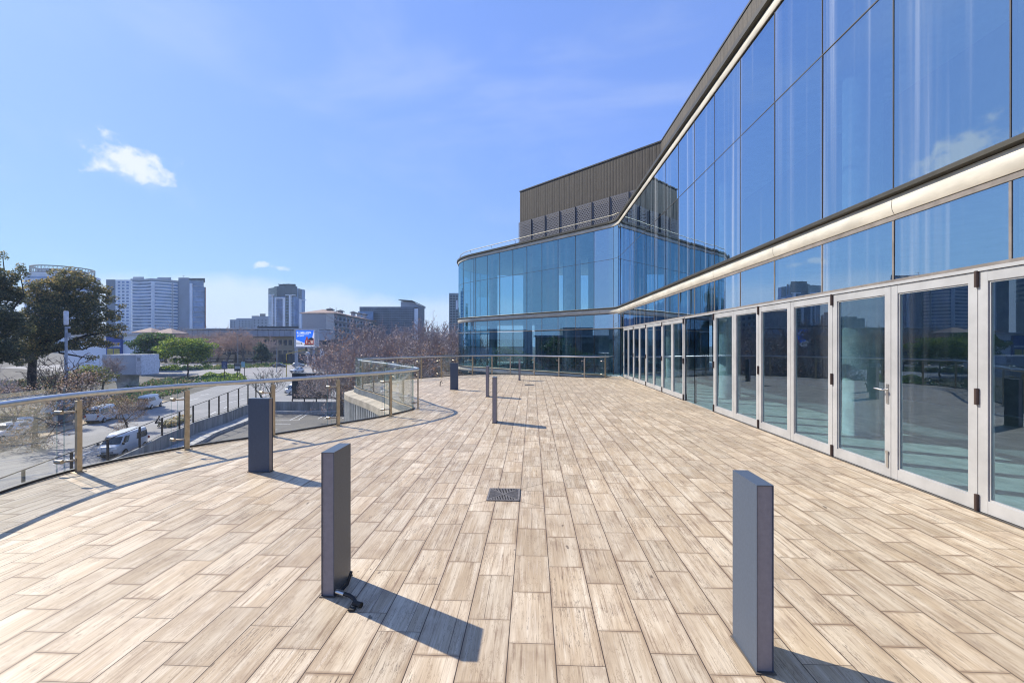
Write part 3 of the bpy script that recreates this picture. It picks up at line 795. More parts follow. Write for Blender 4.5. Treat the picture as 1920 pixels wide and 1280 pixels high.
# rooms behind the glass
def inner_shell(o, z0, z1, s0, s1, mat, name):
    mb = MB(); slab_on_path2(mb, s0, s1, z0, z1, o); mb.build(name, mat, bld)
def slab_on_path2(mb, s0, s1, z0, z1, o):
    ss = [s0] + [q[0] for q in PATH if s0 < q[0] < s1] + [s1]; k = len(ss); V_ = []
    for z in (z0, z1):
        for s in ss:
            p, n = at_s(s); V_.append((p.x+n.x*o, p.y+n.y*o, z))
    mb.add(V_, [(i, k+i, k+i+1, i+1) for i in range(k-1)])
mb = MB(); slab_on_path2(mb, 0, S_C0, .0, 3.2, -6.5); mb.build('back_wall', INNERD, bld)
mb = MB(); mb.box(XF-.02+.001, 16, -10, 30, -.35, -.004); mb.build('room_floor', INFL, bld)
fp = [(XF+.11, -10)] + [((at_s(s)[0]-at_s(s)[1]*.11).x, (at_s(s)[0]-at_s(s)[1]*.11).y) for s in [S_C0 + (SMAX-S_C0)*i/60 for i in range(61)]] + [(16, 42), (16, -10)]
fp = [fp[0]] + [(XF+.11, 23.2)] + fp[1:]
mb = MB(); mb.prism(fp[::-1], 3.20, 3.50); mb.build('floor_slab', INNER, bld)
mb = MB(); mb.prism(fp[::-1], 7.72, 8.02); mb.build('roof_slab', INNER, bld)
mb = MB(); mb.prism(fp[::-1], -.36, -.03); mb.build('lower_floor_slab', INNER, bld)
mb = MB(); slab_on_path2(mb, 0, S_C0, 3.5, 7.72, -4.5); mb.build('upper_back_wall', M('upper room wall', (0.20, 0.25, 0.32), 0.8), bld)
mb = MB(); mb.box(XF+6.5, XF+6.7, 23.31, 28.2, 0, 3.2); mb.box(XF+4.5, XF+4.7, 23.31, 28.0, 3.5, 7.72); mb.build('end_partition', INNERD, bld)
# rear wing partitions: dark ones, and pale ones standing in for lit walls seen through the tinted glass
rw = Vector((-1, 1, 0)).normalized(); rn = Vector((1, 1, 0)).normalized(); rc = Vector((XF, 23.9, 0))
def rpt(t, o, z=0): q = rc + rw*t + rn*o; return Vector((q.x, q.y, z))
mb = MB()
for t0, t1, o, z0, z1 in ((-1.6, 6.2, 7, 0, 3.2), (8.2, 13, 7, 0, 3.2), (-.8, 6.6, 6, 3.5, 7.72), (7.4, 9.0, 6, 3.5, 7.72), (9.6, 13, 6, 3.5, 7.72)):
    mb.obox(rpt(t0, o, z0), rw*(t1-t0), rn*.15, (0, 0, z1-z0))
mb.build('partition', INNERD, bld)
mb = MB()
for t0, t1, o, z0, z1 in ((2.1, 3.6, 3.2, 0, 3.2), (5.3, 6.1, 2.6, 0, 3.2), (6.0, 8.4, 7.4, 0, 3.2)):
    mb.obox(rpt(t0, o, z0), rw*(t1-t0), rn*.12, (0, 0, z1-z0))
mb.build('pale_partition', INNER, bld)
mb = MB()
for y in (3.2, 8.6, 14.2, 19.8):
    mb.cyl((XF+1.6, y, 0), (XF+1.6, y, 3.2), .30, 20); mb.cyl((XF+1.6, y, 3.5), (XF+1.6, y, 7.72), .30, 20)
for t in (1.0, 4.6, 8.2, 11.8):
    p = rpt(t, 1.5); mb.cyl((p.x, p.y, 0), (p.x, p.y, 3.2), .3, 20); mb.cyl((p.x, p.y, 3.5), (p.x, p.y, 7.72), .3, 20)
mb.build('column', INNER, bld, smooth=40)

# brown rooftop walls
cX = 6.555; C0 = Vector((cX, 30-cX, 0))
ztop = 11.88
mb = MB()
mb.obox((cX, -10, 7.9), (.35, 0, 0), (0, 30-cX+10.0, 0), (0, 0, ztop-7.9))
mb.obox(C0 + Vector((0, 0, 7.9)), rw*10.45, rn*.35, (0, 0, ztop-.002-7.9))
e = C0 + rw*10.45 + Vector((0, 0, 7.9)); mb.obox(e + rn*.351, -rw*.35, rn*6, (0, 0, ztop-.004-7.9))
mb.build('rooftop_wall', CLAD, bld)
mb = MB()
mb.obox((cX-.03, -10, ztop), (.42, 0, 0), (0, 30-cX+10, 0), (0, 0, .07))
mb.obox(C0 - rn*.03 + rw*.02 + Vector((0, 0, ztop)), rw*10.46, rn*.42, (0, 0, .068))
mb.build('wall_coping', M('dark coping', (0.05, 0.055, 0.065), 0.5, 0.4), bld)
# punched screens in front of the rear rooftop wall
mb = MB(); mb.box(-.60, .60, -.004, .004, 0, 1.85)
pan = mb.build('perforated_panel', PERF, None)
mbp = MB(); mbp.box(-.625, -.607, -.03, .05, 0, 1.86)
fin = mbp.build('panel_fin', M('dark screen fin', (0.07, 0.07, 0.08), 0.5, 0.3), pan)
fin.location = (0, 0, 0)
qs = []
for k in range(8):
    o = pan if k == 0 else copy_tree(pan)
    t = 10.50 - 0.62 - 1.236*k
    w = C0 + rw*t - rn*.09 + Vector((0, 0, 7.93))
    o.parent = bld; o.location = w - bld.location; o.rotation_euler = (0, 0, R(135))
# pipe rail along the rear roof edge, curling down at its far end
mb = MB(); pts = []
s = sT(-0.1)
while s < sT(12.4)+6.2:
    p, n = at_s(s); zz = 8.40
    left = sT(12.4)+6.2 - s
    if left < 1.4: zz = 8.07 + .33*math.sin(min(1, left/1.4)*PI/2)
    pts.append((p.x-n.x*.12, p.y-n.y*.12, zz)); s += .3
mb.tube(pts, .022, 8)
for k in range(3, len(pts)-4, 8): mb.cyl(pts[k], (pts[k][0]+.10, pts[k][1]+.02, 8.05), .014, 6)
mb.build('roof_rail', M('pale galvanised pipe', (0.40, 0.37, 0.28), 0.5, 0.3), bld, smooth=50)

# ================================================================== THINGS ON THE TERRACE
def make_bollard():
    t = thing('bollard_light', '', 'bollard')
    w, L, h = .078, .262, .95
    mb = MB(); mb.box(-w/2, w/2, -L/2, -L/2+.004, .0, h-.006); mb.box(-w/2, w/2, L/2-.004, L/2, 0, h-.006)   # inset end plates
    e_ = mb.build('end_panel', BOLE, t)
    mb = MB()
    mb.box(-w/2-.003, -w/2, -L/2-.008, L/2+.008, 0, h-.004); mb.box(w/2, w/2+.003, -L/2-.008, L/2+.008, 0, h-.004)
    mb.box(-w/2-.003, w/2+.003, -L/2-.008, L/2+.008, h-.004, h)
    mb.build('casing', BOLM, t)
    mb = MB(); mb.box(-w/2-.012, w/2+.012, -L/2-.02, L/2+.02, .001, .006); mb.build('base_plate', M('dusty base plate', (0.11, 0.095, 0.08), 0.7), t)
    return t
proto = make_bollard()
BOL = [(-1.345, 3.075, 0, 'near dark grey bollard light with a cut cable at its foot'),
       (1.177, 2.495, 0, 'nearest dark grey bollard light, right of the floor grate and facing the door handle'),
       (-3.53, 5.77, 90, 'broad faced dark bollard light standing just in front of the near handrail'),
       (-.787, 9.57, 0, 'slim dark bollard light behind the floor grate with a long thin shadow'),
       (-1.39, 14.12, 0, 'slim dark bollard light just behind another slim one, mid terrace'),
       (-2.78, 16.13, 90, 'broad faced dark bollard light near the curved glass bay, in front of the bare trees'),
       (-.568, 20.33, 0, 'farthest small bollard light, before the far balustrade')]
for k, (x, y, a, lab) in enumerate(BOL):
    o = proto if k == 0 else copy_tree(proto)
    o.location = (x, y, 0); o.rotation_euler.z = R(a); tag(o, lab, 'bollard', 'bollard lights on the terrace')
proto.location = (BOL[0][0], BOL[0][1], 0)

def grate(x0, x1, y0, y1, label):
    t = thing('floor_grate', label, 'drain grate', ((x0+x1)/2, (y0+y1)/2, 0), 'floor grates')
    w, l = x1-x0, y1-y0; cx, cy = (x0+x1)/2, (y0+y1)/2
    mb = MB(); f = .018
    for a in ((x0, x1, y0, y0+f), (x0, x1, y1-f, y1), (x0, x0+f, y0+f, y1-f), (x1-f, x1, y0+f, y1-f)): mb.box(a[0], a[1], a[2], a[3], .001, .012)
    mb.build('grate_frame', IRON, t)
    mb = MB(); mb.box(x0+f, x1-f, y0+f, y1-f, .0012, .003); mb.build('drain_void', M('black drain', (0.006, 0.006, 0.007), 0.9), t)
    mb = MB(); n = 9
    X0, X1, Y0, Y1 = x0+f, x1-f, y0+f, y1-f; W2, L2 = (X1-X0)/2, (Y1-Y0)/2
    for k in range(-n, n+1):                          # bars in four fans, meeting on the diagonals
        u = k/n*W2; reach = L2*(abs(u)/W2)
        if L2-reach > .012:
            mb.box(cx+u-.0045, cx+u+.0045, cy+reach, Y1, .004, .010); mb.box(cx+u-.0045, cx+u+.0045, Y0, cy-reach, .004, .010)
        v_ = k/n*L2; re2 = W2*(abs(v_)/L2)
        if W2-re2 > .012:
            mb.box(cx+re2, X1, cy+v_-.0045, cy+v_+.0045, .0045, .0105); mb.box(X0, cx-re2, cy+v_-.0045, cy+v_+.0045, .0045, .0105)
    for a in (1, -1):
        d = Vector((W2, a*L2, 0)); nrm = Vector((-d.y, d.x, 0)).normalized()*.005
        mb.obox(Vector((cx, cy, .0035))-d-nrm, d*2, nrm*2, (0, 0, .0085 if a > 0 else .0082))
    mb.build('grate_bars', IRON, t)
grate(-.487, -.137, 4.795, 5.19, 'square cast iron floor grate with fanned bars in the middle of the near tiles')
grate(-.30, .07, 17.85, 18.25, 'small far floor grate on the tiles before the farthest bollard')

mb = MB()                                             # tiles cut to fall towards the grate
for (x, y), (dx, dy) in (((-.487, 5.19), (-.36, .20)), ((-.137, 5.19), (.40, .34)), ((-.487, 4.795), (-.22, -.16)), ((-.137, 4.795), (.34, -.18))):
    d = Vector((dx, dy, 0)); nn = Vector((-dy, dx, 0)).normalized()*.0016
    a = Vector((x, y, .0012)); mb.add([a-nn, a+d-nn, a+d+nn, a+nn], [(0, 1, 2, 3)])
structure(mb.build('tile_cuts', M('dark grout', (0.09, 0.065, 0.045), 0.9), terrace))
# capped conduit with a hose tail beside the near bollard
t = thing('cut_cable', 'black cut cable with silver connector lying at the foot of the near bollard', 'cable', (-1.25, 2.95, 0))
mb = MB(); mb.tube([(-1.262, 2.965, .03), (-1.235, 2.99, .06), (-1.215, 3.01, .135)], [.009, .010, .010], 10); mb.build('cable_stub', BLACK, t, smooth=50)
mb = MB(); mb.cyl((-1.292, 2.955, .028), (-1.225, 2.925, .028), .017, 14); mb.build('connector', STEEL, t, smooth=40)
mb = MB(); mb.tube([(-1.228, 2.925, .03), (-1.19, 2.905, .034), (-1.145, 2.875, .030), (-1.11, 2.835, .016)], .0125, 10); mb.build('cable_tail', BLACK, t, smooth=50)
mb = MB(); mb.cyl((-1.135, 2.845, .018), (-1.075, 2.822, .020), .017, 10); mb.box(-1.145, -1.105, 2.78, 2.81, .003, .014); mb.build('cable_end', M('dirty black plastic', (0.03, 0.028, 0.025), 0.7), t, smooth=40)
# stand pipe on the far left tiles
t = thing('bent_pipe', 'small dark bent pipe sticking out of the tiles before the curved glass bay', 'pipe', (-3.56, 17.5, 0))
mb = MB(); mb.tube([(-3.57, 17.5, 0), (-3.565, 17.5, .10), (-3.54, 17.5, .17), (-3.51, 17.49, .19)], .016, 8); mb.tube([(-3.545, 17.5, .15), (-3.50, 17.48, .13), (-3.45, 17.47, .125)], .010, 8)
mb.build('pipe_stem', BLACK, t, smooth=50)
mb = MB(); mb.cyl((-3.57, 17.5, .001), (-3.57, 17.5, .012), .035, 12); mb.build('pipe_collar', IRON, t)
# ================================================================== STREET LEVEL
def zf(p): return hz(depth(p))
ASPH = asphalt('road asphalt', (0.21, 0.205, 0.205), (0.28, 0.27, 0.265))
LOTA = asphalt('car park asphalt', (0.105, 0.10, 0.098), (0.16, 0.145, 0.125))
GRND = M('dry urban ground', (0.115, 0.105, 0.088), 0.95, 0, 0.35, 0.15)
PAVE = M('light paving', (0.42, 0.37, 0.31), 0.85, 0, 0.15, 0.6)
PAINT = M('road paint', (0.72, 0.72, 0.70), 0.6, 0, 0.15, 2)
FENCE_PX = [(199.7, 865, 823), (259.7, 839, 800), (302, 816, 783), (334.7, 804, 772), (360.6, 792, 760.5), (390.6, 782.5, 749.7), (409, 777, 742), (426, 772, 735.6), (446, 764, 728), (463.7, 758, 720.6), (478.7, 752, 717)]
WT = -7.3                                             # top of the kerb wall
FB = [GZ(a, b, WT) for a, b, c in FENCE_PX]
fd = (FB[0]-FB[3]).normalized()
FB = [FB[0] + fd*4.4*k for k in (4, 3, 2, 1)] + FB
FH = [1.72]*4 + [ (b-c)/FPX*depth(GZ(a, b, WT)) for a, b, c in FENCE_PX]
lot_in = [(p.x, p.y) for p in FB]
bw0 = FB[-1]; bw1 = cw(-17.5, depth(bw0)-1.0, WT)      # wall across the back of the car park
LOT = [(p.x, p.y) for p in FB] + [(bw1.x, bw1.y), (-3.0, 30), (-3.0, -30), (FB[0].x, -30)]
def zb(Z0, Z1, X=1000): return [tuple(cw(-X, Z0, 0).xy), tuple(cw(X, Z0, 0).xy), tuple(cw(X, Z1, 0).xy), tuple(cw(-X, Z1, 0).xy)]
mb = MB()
outer = zb(-600, 75); hole = LOT
tr = tessellate_polygon([[Vector((x, y, 0)) for x, y in outer], [Vector((x, y, 0)) for x, y in hole[::-1]]])
allp = outer + hole[::-1]
fs = []
for a, b, c in tr:
    A, B_, C_ = allp[a], allp[b], allp[c]
    cr = (B_[0]-A[0])*(C_[1]-A[1]) - (B_[1]-A[1])*(C_[0]-A[0])
    fs.append((a, b, c) if cr > 0 else (c, b, a))
mb.add([(x, y, -8.05) for x, y in allp], fs)
mb.sheet(zb(75, 150), lambda p: zf(p)-.05); mb.sheet(zb(150, 1000), -6.55)
structure(mb.build('ground', GRND))
mb = MB(); mb.sheet(LOT, -9.0); structure(mb.build('parking_lot', LOTA))

def gp(px, py): p = G(px, py); return (p.x, p.y)
rl = [gp(351, 741), gp(300, 757), gp(245, 770), gp(150, 799), gp(60, 830)]
far_l, far_r = gp(372, 734), gp(655, 733)
# asphalt of the street, split where the gradient changes
def lerp_at_depth(a, b, Z):
    da, db = depth(a), depth(b); t = (Z-da)/(db-da); return (a[0]+(b[0]-a[0])*t, a[1]+(b[1]-a[1])*t)
n0 = rl[-1]; ext = (n0[0]+(n0[0]-rl[2][0])*2.0, n0[1]+(n0[1]-rl[2][1])*2.0)
L75 = lerp_at_depth(rl[1], rl[0], 75); R75 = tuple(cw(-16, 75, 0).xy)
road_near = [ext] + [n0, rl[3], rl[2], rl[1]] + ([L75] if depth(rl[1]) < 75 else []) + [R75, tuple(cw(-16, 70.5, 0).xy)] + [(p.x, p.y) for p in FB[::-1]] + [(FB[0].x+3, -30), (FB[0].x-40, -30)]
mb = MB(); mb.sheet(road_near[::-1], -8.0)
R150 = tuple(cw(-40, 150, 0).xy)
mid = [L75, rl[0], far_l, gp(440, 713), gp(466, 703.5), gp(250, 703), tuple(cw(-170, 150, 0).xy), R150, R75]
mb.sheet(mid, lambda p: zf(p)+.0)
mb.sheet([tuple(cw(-170, 150, 0).xy), R150, tuple(cw(-40, 182, 0).xy), tuple(cw(-170, 182, 0).xy)], -6.5)
structure(mb.build('street', ASPH))
# painted lane dashes
mb = MB()
def dash(px0, py0, px1, py1, w=.14, z=None):
    a = G(px0, py0) if z is None else GZ(px0, py0, z); b_ = G(px1, py1) if z is None else GZ(px1, py1, z)
    d = (b_-a); d.z = 0; d.normalize(); n = Vector((-d.y, d.x, 0))*w/2; u = Vector((0, 0, .006))
    mb.add([a-n+u, b_-n+u, b_+n+u, a+n+u], [(0, 1, 2, 3)])
for q in ((350, 752, 372, 746.5), (408, 755, 425, 750), (428, 755, 459, 747), (395, 776, 405, 771.5), (441, 741, 455, 738.5), (472, 730, 488, 727), (486, 743, 500, 739.5), (420, 765, 428, 761.5), (376, 741, 392, 738), (240, 822, 262, 813), (120, 862, 175, 845), (100, 870, 160, 852), (320, 793, 336, 786)): dash(*q)
structure(mb.build('lane_markings', PAINT))
mb = MB()
def zebra(): pass
for q in ((544, 787, 570, 775), (596, 785, 606, 779.5), (607, 785, 617, 779.5), (642, 784, 650, 780), (608, 780, 622, 772), (620, 780, 630, 774), (515, 788, 562, 787.3), (515, 795, 545, 795), (470, 806, 520, 805), (560, 786, 580, 774), (400, 829, 440, 826)): dash(*q, w=.12, z=-9.0)
structure(mb.build('parking_bay_lines', PAINT))
# paving by the junction and along the far left kerb
mb = MB(); mb.sheet([tuple(cw(-16.1, 71.2, 0).xy), tuple(cw(-16.1, 74.9, 0).xy), tuple(cw(-36, 74.9, 0).xy), tuple(cw(-36, 71.5, 0).xy)][::1], -7.94)
structure(mb.build('pavement', PAVE))
mb = MB()
for a, b_ in ((rl[4], rl[3]), (rl[3], rl[2]), (rl[2], rl[1]), (rl[1], L75)):
    d = Vector((b_[0]-a[0], b_[1]-a[1], 0)); n = Vector((-d.y, d.x, 0)).normalized()*2.2
    mb.obox((a[0], a[1], -8.2), d, n, (0, 0, .33))
structure(mb.build('footpath', M('sandy footpath', (0.40, 0.31, 0.21), 0.9, 0, 0.25, 0.7)))

# kerb wall with its fence
wall = thing('kerb_wall', 'low grey concrete wall between the sloping street and the car park', 'wall', (FB[4].x, FB[4].y, -9))
mb = MB()
pts = FB + [bw1]
for i in range(len(pts)-1):
    a, b_ = pts[i], pts[i+1]; d = Vector((b_.x-a.x, b_.y-a.y, 0)); n = Vector((d.y, -d.x, 0)).normalized()*.22
    mb.obox((a.x, a.y, -9.05), d, n, (0, 0, 9.05+WT))
mb.build('wall_body', M('streaked concrete', (0.27, 0.27, 0.26), 0.9, 0, 0.35, 0.8, stretch=(1.5, 1.5, .25)), wall)
mb = MB()
for i in range(len(pts)-1):
    a, b_ = pts[i], pts[i+1]; d = Vector((b_.x-a.x, b_.y-a.y, 0)); n = Vector((d.y, -d.x, 0)).normalized()
    mb.obox(Vector((a.x, a.y, -9.0))+n*.23, d, n*(1.9 if i < len(pts)-2 else 1.2), (0, 0, .38))
mb.build('kerb_ledge', CONC, wall)
fen = thing('street_fence', 'dark post and rail fence standing on the kerb wall along the street', 'fence', (FB[4].x, FB[4].y, WT))
FM = M('dark bronze fence', (0.055, 0.042, 0.035), 0.55, 0.3)
tops = []
for p, h in zip(FB, FH):
    q = Vector((p.x+.1, p.y, WT)); mb = MB(); mb.box(q.x-.07, q.x+.07, q.y-.05, q.y+.05, WT, WT+h); mb.build('post', FM, fen)
    tops.append(q + Vector((0, 0, h)))
mb = MB(); mb.tube(tops, .035, 6); mb.build('top_rail', FM, fen)
mb = MB(); mb.tube([Vector((p.x+.1, p.y, WT+.12)) for p in FB], .025, 6); mb.build('bottom_rail', FM, fen)

# ------------------------------------------------------------------ trees
LEAF_D = leaf_mat('dark olive leaf', (0.085, 0.100, 0.050)); LEAF_M = leaf_mat('olive leaf', (0.20, 0.195, 0.075)); LEAF_T = leaf_mat('sunlit golden tip', (0.46, 0.33, 0.11))  # gold stands for new growth and for sun on the clump tops
LEAF_G = leaf_mat('green leaf', (0.080, 0.16, 0.040)); LEAF_L = leaf_mat('lime leaf', (0.27, 0.34, 0.05)); LEAF_B = leaf_mat('bluish needle', (0.030, 0.062, 0.050))
LEAF_R = leaf_mat('russet dry leaf', (0.42, 0.26, 0.20)); LEAF_O = leaf_mat('brown dry leaf', (0.34, 0.23, 0.15)); LEAF_P = leaf_mat('dusky bud', (0.40, 0.345, 0.35))
BARK = M('grey brown bark', (0.105, 0.085, 0.075), 0.95, 0, 0.3, 6); BARKD = M('dark bark', (0.045, 0.038, 0.034), 0.95, 0, 0.3, 6)
TWIG = M('mauve brown twig', (0.33, 0.285, 0.28), 0.95, 0, 0.25, 5)
def leaves(mb, rnd, clumps, n, size, mats_w, shell=0.55, droop=0.0):
    """scatter n leaf sprays through ellipsoid clumps (x, y, z, rx, ry, rz)"""
    wts = [c[3]*c[4]*c[5] for c in clumps]; tot = sum(wts); cum = []; s_ = 0
    for w in wts: s_ += w/tot; cum.append(s_)
    import bisect
    for _ in range(n):
        c = clumps[min(len(clumps)-1, bisect.bisect(cum, rnd.random()))]
        while True:
            v = Vector((rnd.uniform(-1, 1), rnd.uniform(-1, 1), rnd.uniform(-1, 1))); l = v.length
            if .05 < l <= 1: break
        v = v/l*(l**shell)
        p = Vector((c[0]+v.x*c[3], c[1]+v.y*c[4], c[2]+v.z*c[5]))
        a = Vector((rnd.gauss(0, 1), rnd.gauss(0, 1), rnd.gauss(0, .7)-droop)).normalized()
        b_ = a.cross(Vector((rnd.gauss(0, 1), rnd.gauss(0, 1), rnd.gauss(0, 1)))).normalized()
        s1 = size*rnd.uniform(.6, 1.4); s2 = s1*rnd.uniform(.4, .7)
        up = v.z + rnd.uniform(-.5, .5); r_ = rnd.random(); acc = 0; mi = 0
        tip = max(0.0, up)*c[6] if len(c) > 6 else 0  # leaves high on a clump take the last colour, painting sunlit tops
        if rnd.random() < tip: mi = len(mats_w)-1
        else:
            for k, w in enumerate(mats_w):
                acc += w
                if r_ < acc: mi = k; break
        mb.add([p - a*s1*.5, p + b_*s2*.5, p + a*s1*.5, p - b_*s2*.5 + Vector((0, 0, s2*.2))], [(0, 1, 2), (0, 2, 3)], mi)
def limb(mb, rnd, a, b_, r0, r1, n=6, wob=.12, seg=5):
    a, b_ = Vector(a), Vector(b_); L = (b_-a).length; pts = []; rr = []
    for i in range(seg+1):
        t = i/seg; q = a.lerp(b_, t)
        if 0 < i < seg: q += Vector((rnd.gauss(0, wob*L*.3), rnd.gauss(0, wob*L*.3), rnd.gauss(0, wob*L*.15)))
        pts.append(q); rr.append(r0+(r1-r0)*t)
    mb.tube(pts, rr, n); return pts
def leafy_tree(label, base, h, clumps, n, size, mats, wts, trunk_r, fork=.35, seed=1, shell=.55, group=None, name='leafy_tree', bark=None):
    rnd = random.Random(seed); base = Vector(base)
    t = thing(name, label, 'tree', base, group)
    cl = [(base.x+c[0], base.y+c[1], base.z+c[2]) + tuple(c[3:]) for c in clumps]
    sub = []
    for c in cl:
        sub.append(tuple(c[:3]) + tuple(q*.74 for q in c[3:6]) + tuple(c[6:]))
        for _ in range(6):
            v = Vector((rnd.gauss(0, 1), rnd.gauss(0, 1), rnd.gauss(0, .8)+.15)).normalized(); f_ = rnd.uniform(.36, .58)
            sub.append((c[0]+v.x*c[3]*.72, c[1]+v.y*c[4]*.72, c[2]+v.z*c[5]*.72, c[3]*f_, c[4]*f_, c[5]*f_*.9) + tuple(c[6:]))
    mb = MB(); leaves(mb, rnd, sub, n, size, wts, shell); mb.build('crown', mats, t)
    mb = MB(); top = base + Vector((0, 0, h*fork))
    limb(mb, rnd, base - Vector((0, 0, .3)), top, trunk_r, trunk_r*.7, 8, .05)
    for c in cl: limb(mb, rnd, top + Vector((0, 0, rnd.uniform(-.1, .1)*h*fork)), (c[0], c[1], c[2]), trunk_r*.45, trunk_r*.08, 5, .15)
    mb.build('trunk', bark or BARK, t, smooth=60)
    return t
def bare_mesh(seed, h, spread, r0, depth_, trunk_h, twig_r, up=.35, stems=1, kids=(3, 4)):
    rnd = random.Random(seed); main = MB(); fine = MB()
    def grow(p, d, L, r, lev):
        nseg = 3 if lev < 3 else 2; pts = [p]; dd = d.copy(); q = p.copy()
        for i in range(nseg):
            dd = (dd + Vector((rnd.gauss(0, .16), rnd.gauss(0, .16), rnd.gauss(0, .10)+up*.12))).normalized()
            q = q + dd*L/nseg; pts.append(q.copy())
        r1 = max(twig_r*.7, r*.62); rr = [r+(r1-r)*i/nseg for i in range(nseg+1)]
        (main if lev < 2 else fine).tube(pts, rr, 6 if lev < 2 else 3, 0, cap=False)
        if lev >= depth_: return
        k = rnd.randint(*kids)
        for j in range(k):
            t = rnd.uniform(.45, 1.0) if j else 1.0
            idx = min(nseg-1, int(t*nseg)); s0 = pts[idx].lerp(pts[idx+1], t*nseg-idx) if t < 1 else pts[-1]
            side = Vector((rnd.gauss(0, 1), rnd.gauss(0, 1), rnd.gauss(0, .45))).normalized()
            nd = (dd*(.75 if j else 1.0) + side*spread*(1.0 if j else .55) + Vector((0, 0, up*.5))).normalized()
            grow(s0, nd, L*rnd.uniform(.62, .86), max(twig_r, r1*rnd.uniform(.6, .85)), lev+1)
    for s in range(stems):
        a = rnd.uniform(0, 2*PI); lean = .0 if stems == 1 else .35
        grow(Vector((0, 0, -.2)), Vector((math.cos(a)*lean, math.sin(a)*lean, 1)).normalized(), trunk_h*rnd.uniform(.8, 1.1), r0, 0)
    zm = max(v[2] for v in fine.v); k = h/zm
    for m_ in (main, fine): m_.v = [(x*k, y*k, z*k) for x, y, z in m_.v]
    return main, fine
BARE = {}
def bare_proto(key, seed, h, spread, r0, depth_, trunk_h, twig_r, bark, twig, buds=0, bud_mats=None, bud_w=None, bud_size=.10, **kw):
    main, fine = bare_mesh(seed, h, spread, r0, depth_, trunk_h, twig_r, **kw)
    bud = None
    if buds:
        rnd = random.Random(seed+9); bud = MB(); n = len(fine.v)
        for _ in range(buds):
            p = Vector(fine.v[rnd.randrange(n//6, n)]) + Vector((rnd.gauss(0, .12), rnd.gauss(0, .12), rnd.gauss(0, .10)))
            a = Vector((rnd.gauss(0, 1), rnd.gauss(0, 1), rnd.gauss(0, 1))).normalized(); b_ = a.cross(Vector((rnd.gauss(0, 1), rnd.gauss(0, 1), rnd.gauss(0, 1)))).normalized()
            s1 = bud_size*rnd.uniform(.6, 1.4); r_ = rnd.random(); mi = 0 if r_ < bud_w[0] else 1
            bud.add([p-a*s1*.5, p+b_*s1*.3, p+a*s1*.5, p-b_*s1*.3], [(0, 1, 2, 3)], mi)
    def mesh(m_, nm, mats):
        me = bpy.data.meshes.new(nm); me.from_pydata(m_.v, [], m_.f)
        for q in mats: me.materials.append(q)
        if max(m_.m, default=0): me.polygons.foreach_set('material_index', m_.m)
        me.update(); return me
    BARE[key] = (mesh(main, 'trunk', [bark]), mesh(fine, 'branches', [twig]), mesh(bud, 'dry_leaves', bud_mats) if bud else None, h)
def bare_tree(key, label, base, h, rot=0, group=None, wide=1.0):
    me = BARE[key]; t = thing('bare_tree', label, 'tree', base, group); k = h/me[3]
    t.rotation_euler.z = rot; t.scale = (k*wide, k*wide, k)
    for nm, m_ in (('trunk', me[0]), ('branches', me[1]), ('dry_leaves', me[2])):
        if m_: link(bpy.data.objects.new(nm, m_), t)
    return t
bare_proto('big', 11, 12, .95, .22, 6, 2.6, .013, BARK, TWIG, 9000, [LEAF_P, LEAF_R], (.72,), .12)
bare_proto('big2', 27, 12, 1.05, .20, 6, 2.2, .013, BARK, TWIG, 11000, [LEAF_P, LEAF_O], (.62,), .12)
bare_proto('rust', 5, 12, .95, .20, 5, 2.6, .015, BARK, TWIG, 9000, [LEAF_R, LEAF_O], (.75,), .15)
bare_proto('open', 8, 9, .80, .16, 5, 1.8, .016, BARKD, BARKD, 0, stems=3, kids=(2, 3))
bare_proto('thin', 19, 9, .95, .16, 5, 2.0, .014, BARK, TWIG, 4200, [LEAF_P, LEAF_O], (.7,), .09)
bare_proto('brown', 33, 5, 1.1, .11, 5, 1.5, .010, BARK, BARK, 5200, [LEAF_O, LEAF_P], (.7,), .085)

def on(px, Z, dz=0): p = D(px, HOR, Z); return (p.x, p.y, hz(Z)+dz)
# the great evergreen at the left: heavy billowing clumps, tops coloured as if sunlit
fat = .90
def CL(px, py, Z, rx, ry=None, rz=None, tip=.35, base=None):
    p = D(px, py, Z); b_ = base; k = Z/FPX
    return (p.x-b_[0], p.y-b_[1], p.z-b_[2], rx*k*fat, (ry or rx)*k*fat, (rz or rx*.75)*k*fat, tip)
b0 = on(62, 72)
big = [CL(95, 540, 72, 42, 45, 26, .5, b0), CL(130, 520, 70, 34, 30, 20, .6, b0), CL(165, 532, 74, 30, 30, 18, .55, b0), CL(70, 560, 70, 34, 34, 26, .6, b0), CL(110, 575, 71, 46, 45, 28, .3, b0),
       CL(150, 565, 73, 44, 40, 26, .3, b0), CL(190, 548, 75, 24, 24, 14, .5, b0), CL(205, 562, 74, 16, 16, 10, .6, b0), CL(180, 590, 73, 42, 36, 24, .25, b0), CL(215, 590, 74, 20, 20, 13, .45, b0),
       CL(230, 575, 75, 11, 11, 8, .6, b0), CL(230, 612, 74, 12, 12, 11, .6, b0), CL(205, 622, 74, 26, 24, 16, .3, b0), CL(140, 612, 72, 50, 46, 24, .12, b0), CL(90, 620, 70, 50, 50, 28, .1, b0),
       CL(160, 640, 73, 34, 30, 14, .15, b0), CL(60, 655, 70, 40, 40, 30, .08, b0), CL(195, 645, 74, 22, 20, 11, .2, b0), CL(120, 650, 71, 34, 30, 12, .1, b0), CL(60, 600, 68, 42, 40, 30, .2, b0), CL(172, 672, 73, 14, 14, 8, .2, b0)]
leafy_tree('great dark evergreen tree with clump tops tinted golden as if sunlit beside the mast', b0, 20, big, 46000, .29, [LEAF_D, LEAF_M, LEAF_T], (.56, .37, .07), .65, .42, 3, name='evergreen_tree', bark=BARKD)
b1 = on(-18, 62)
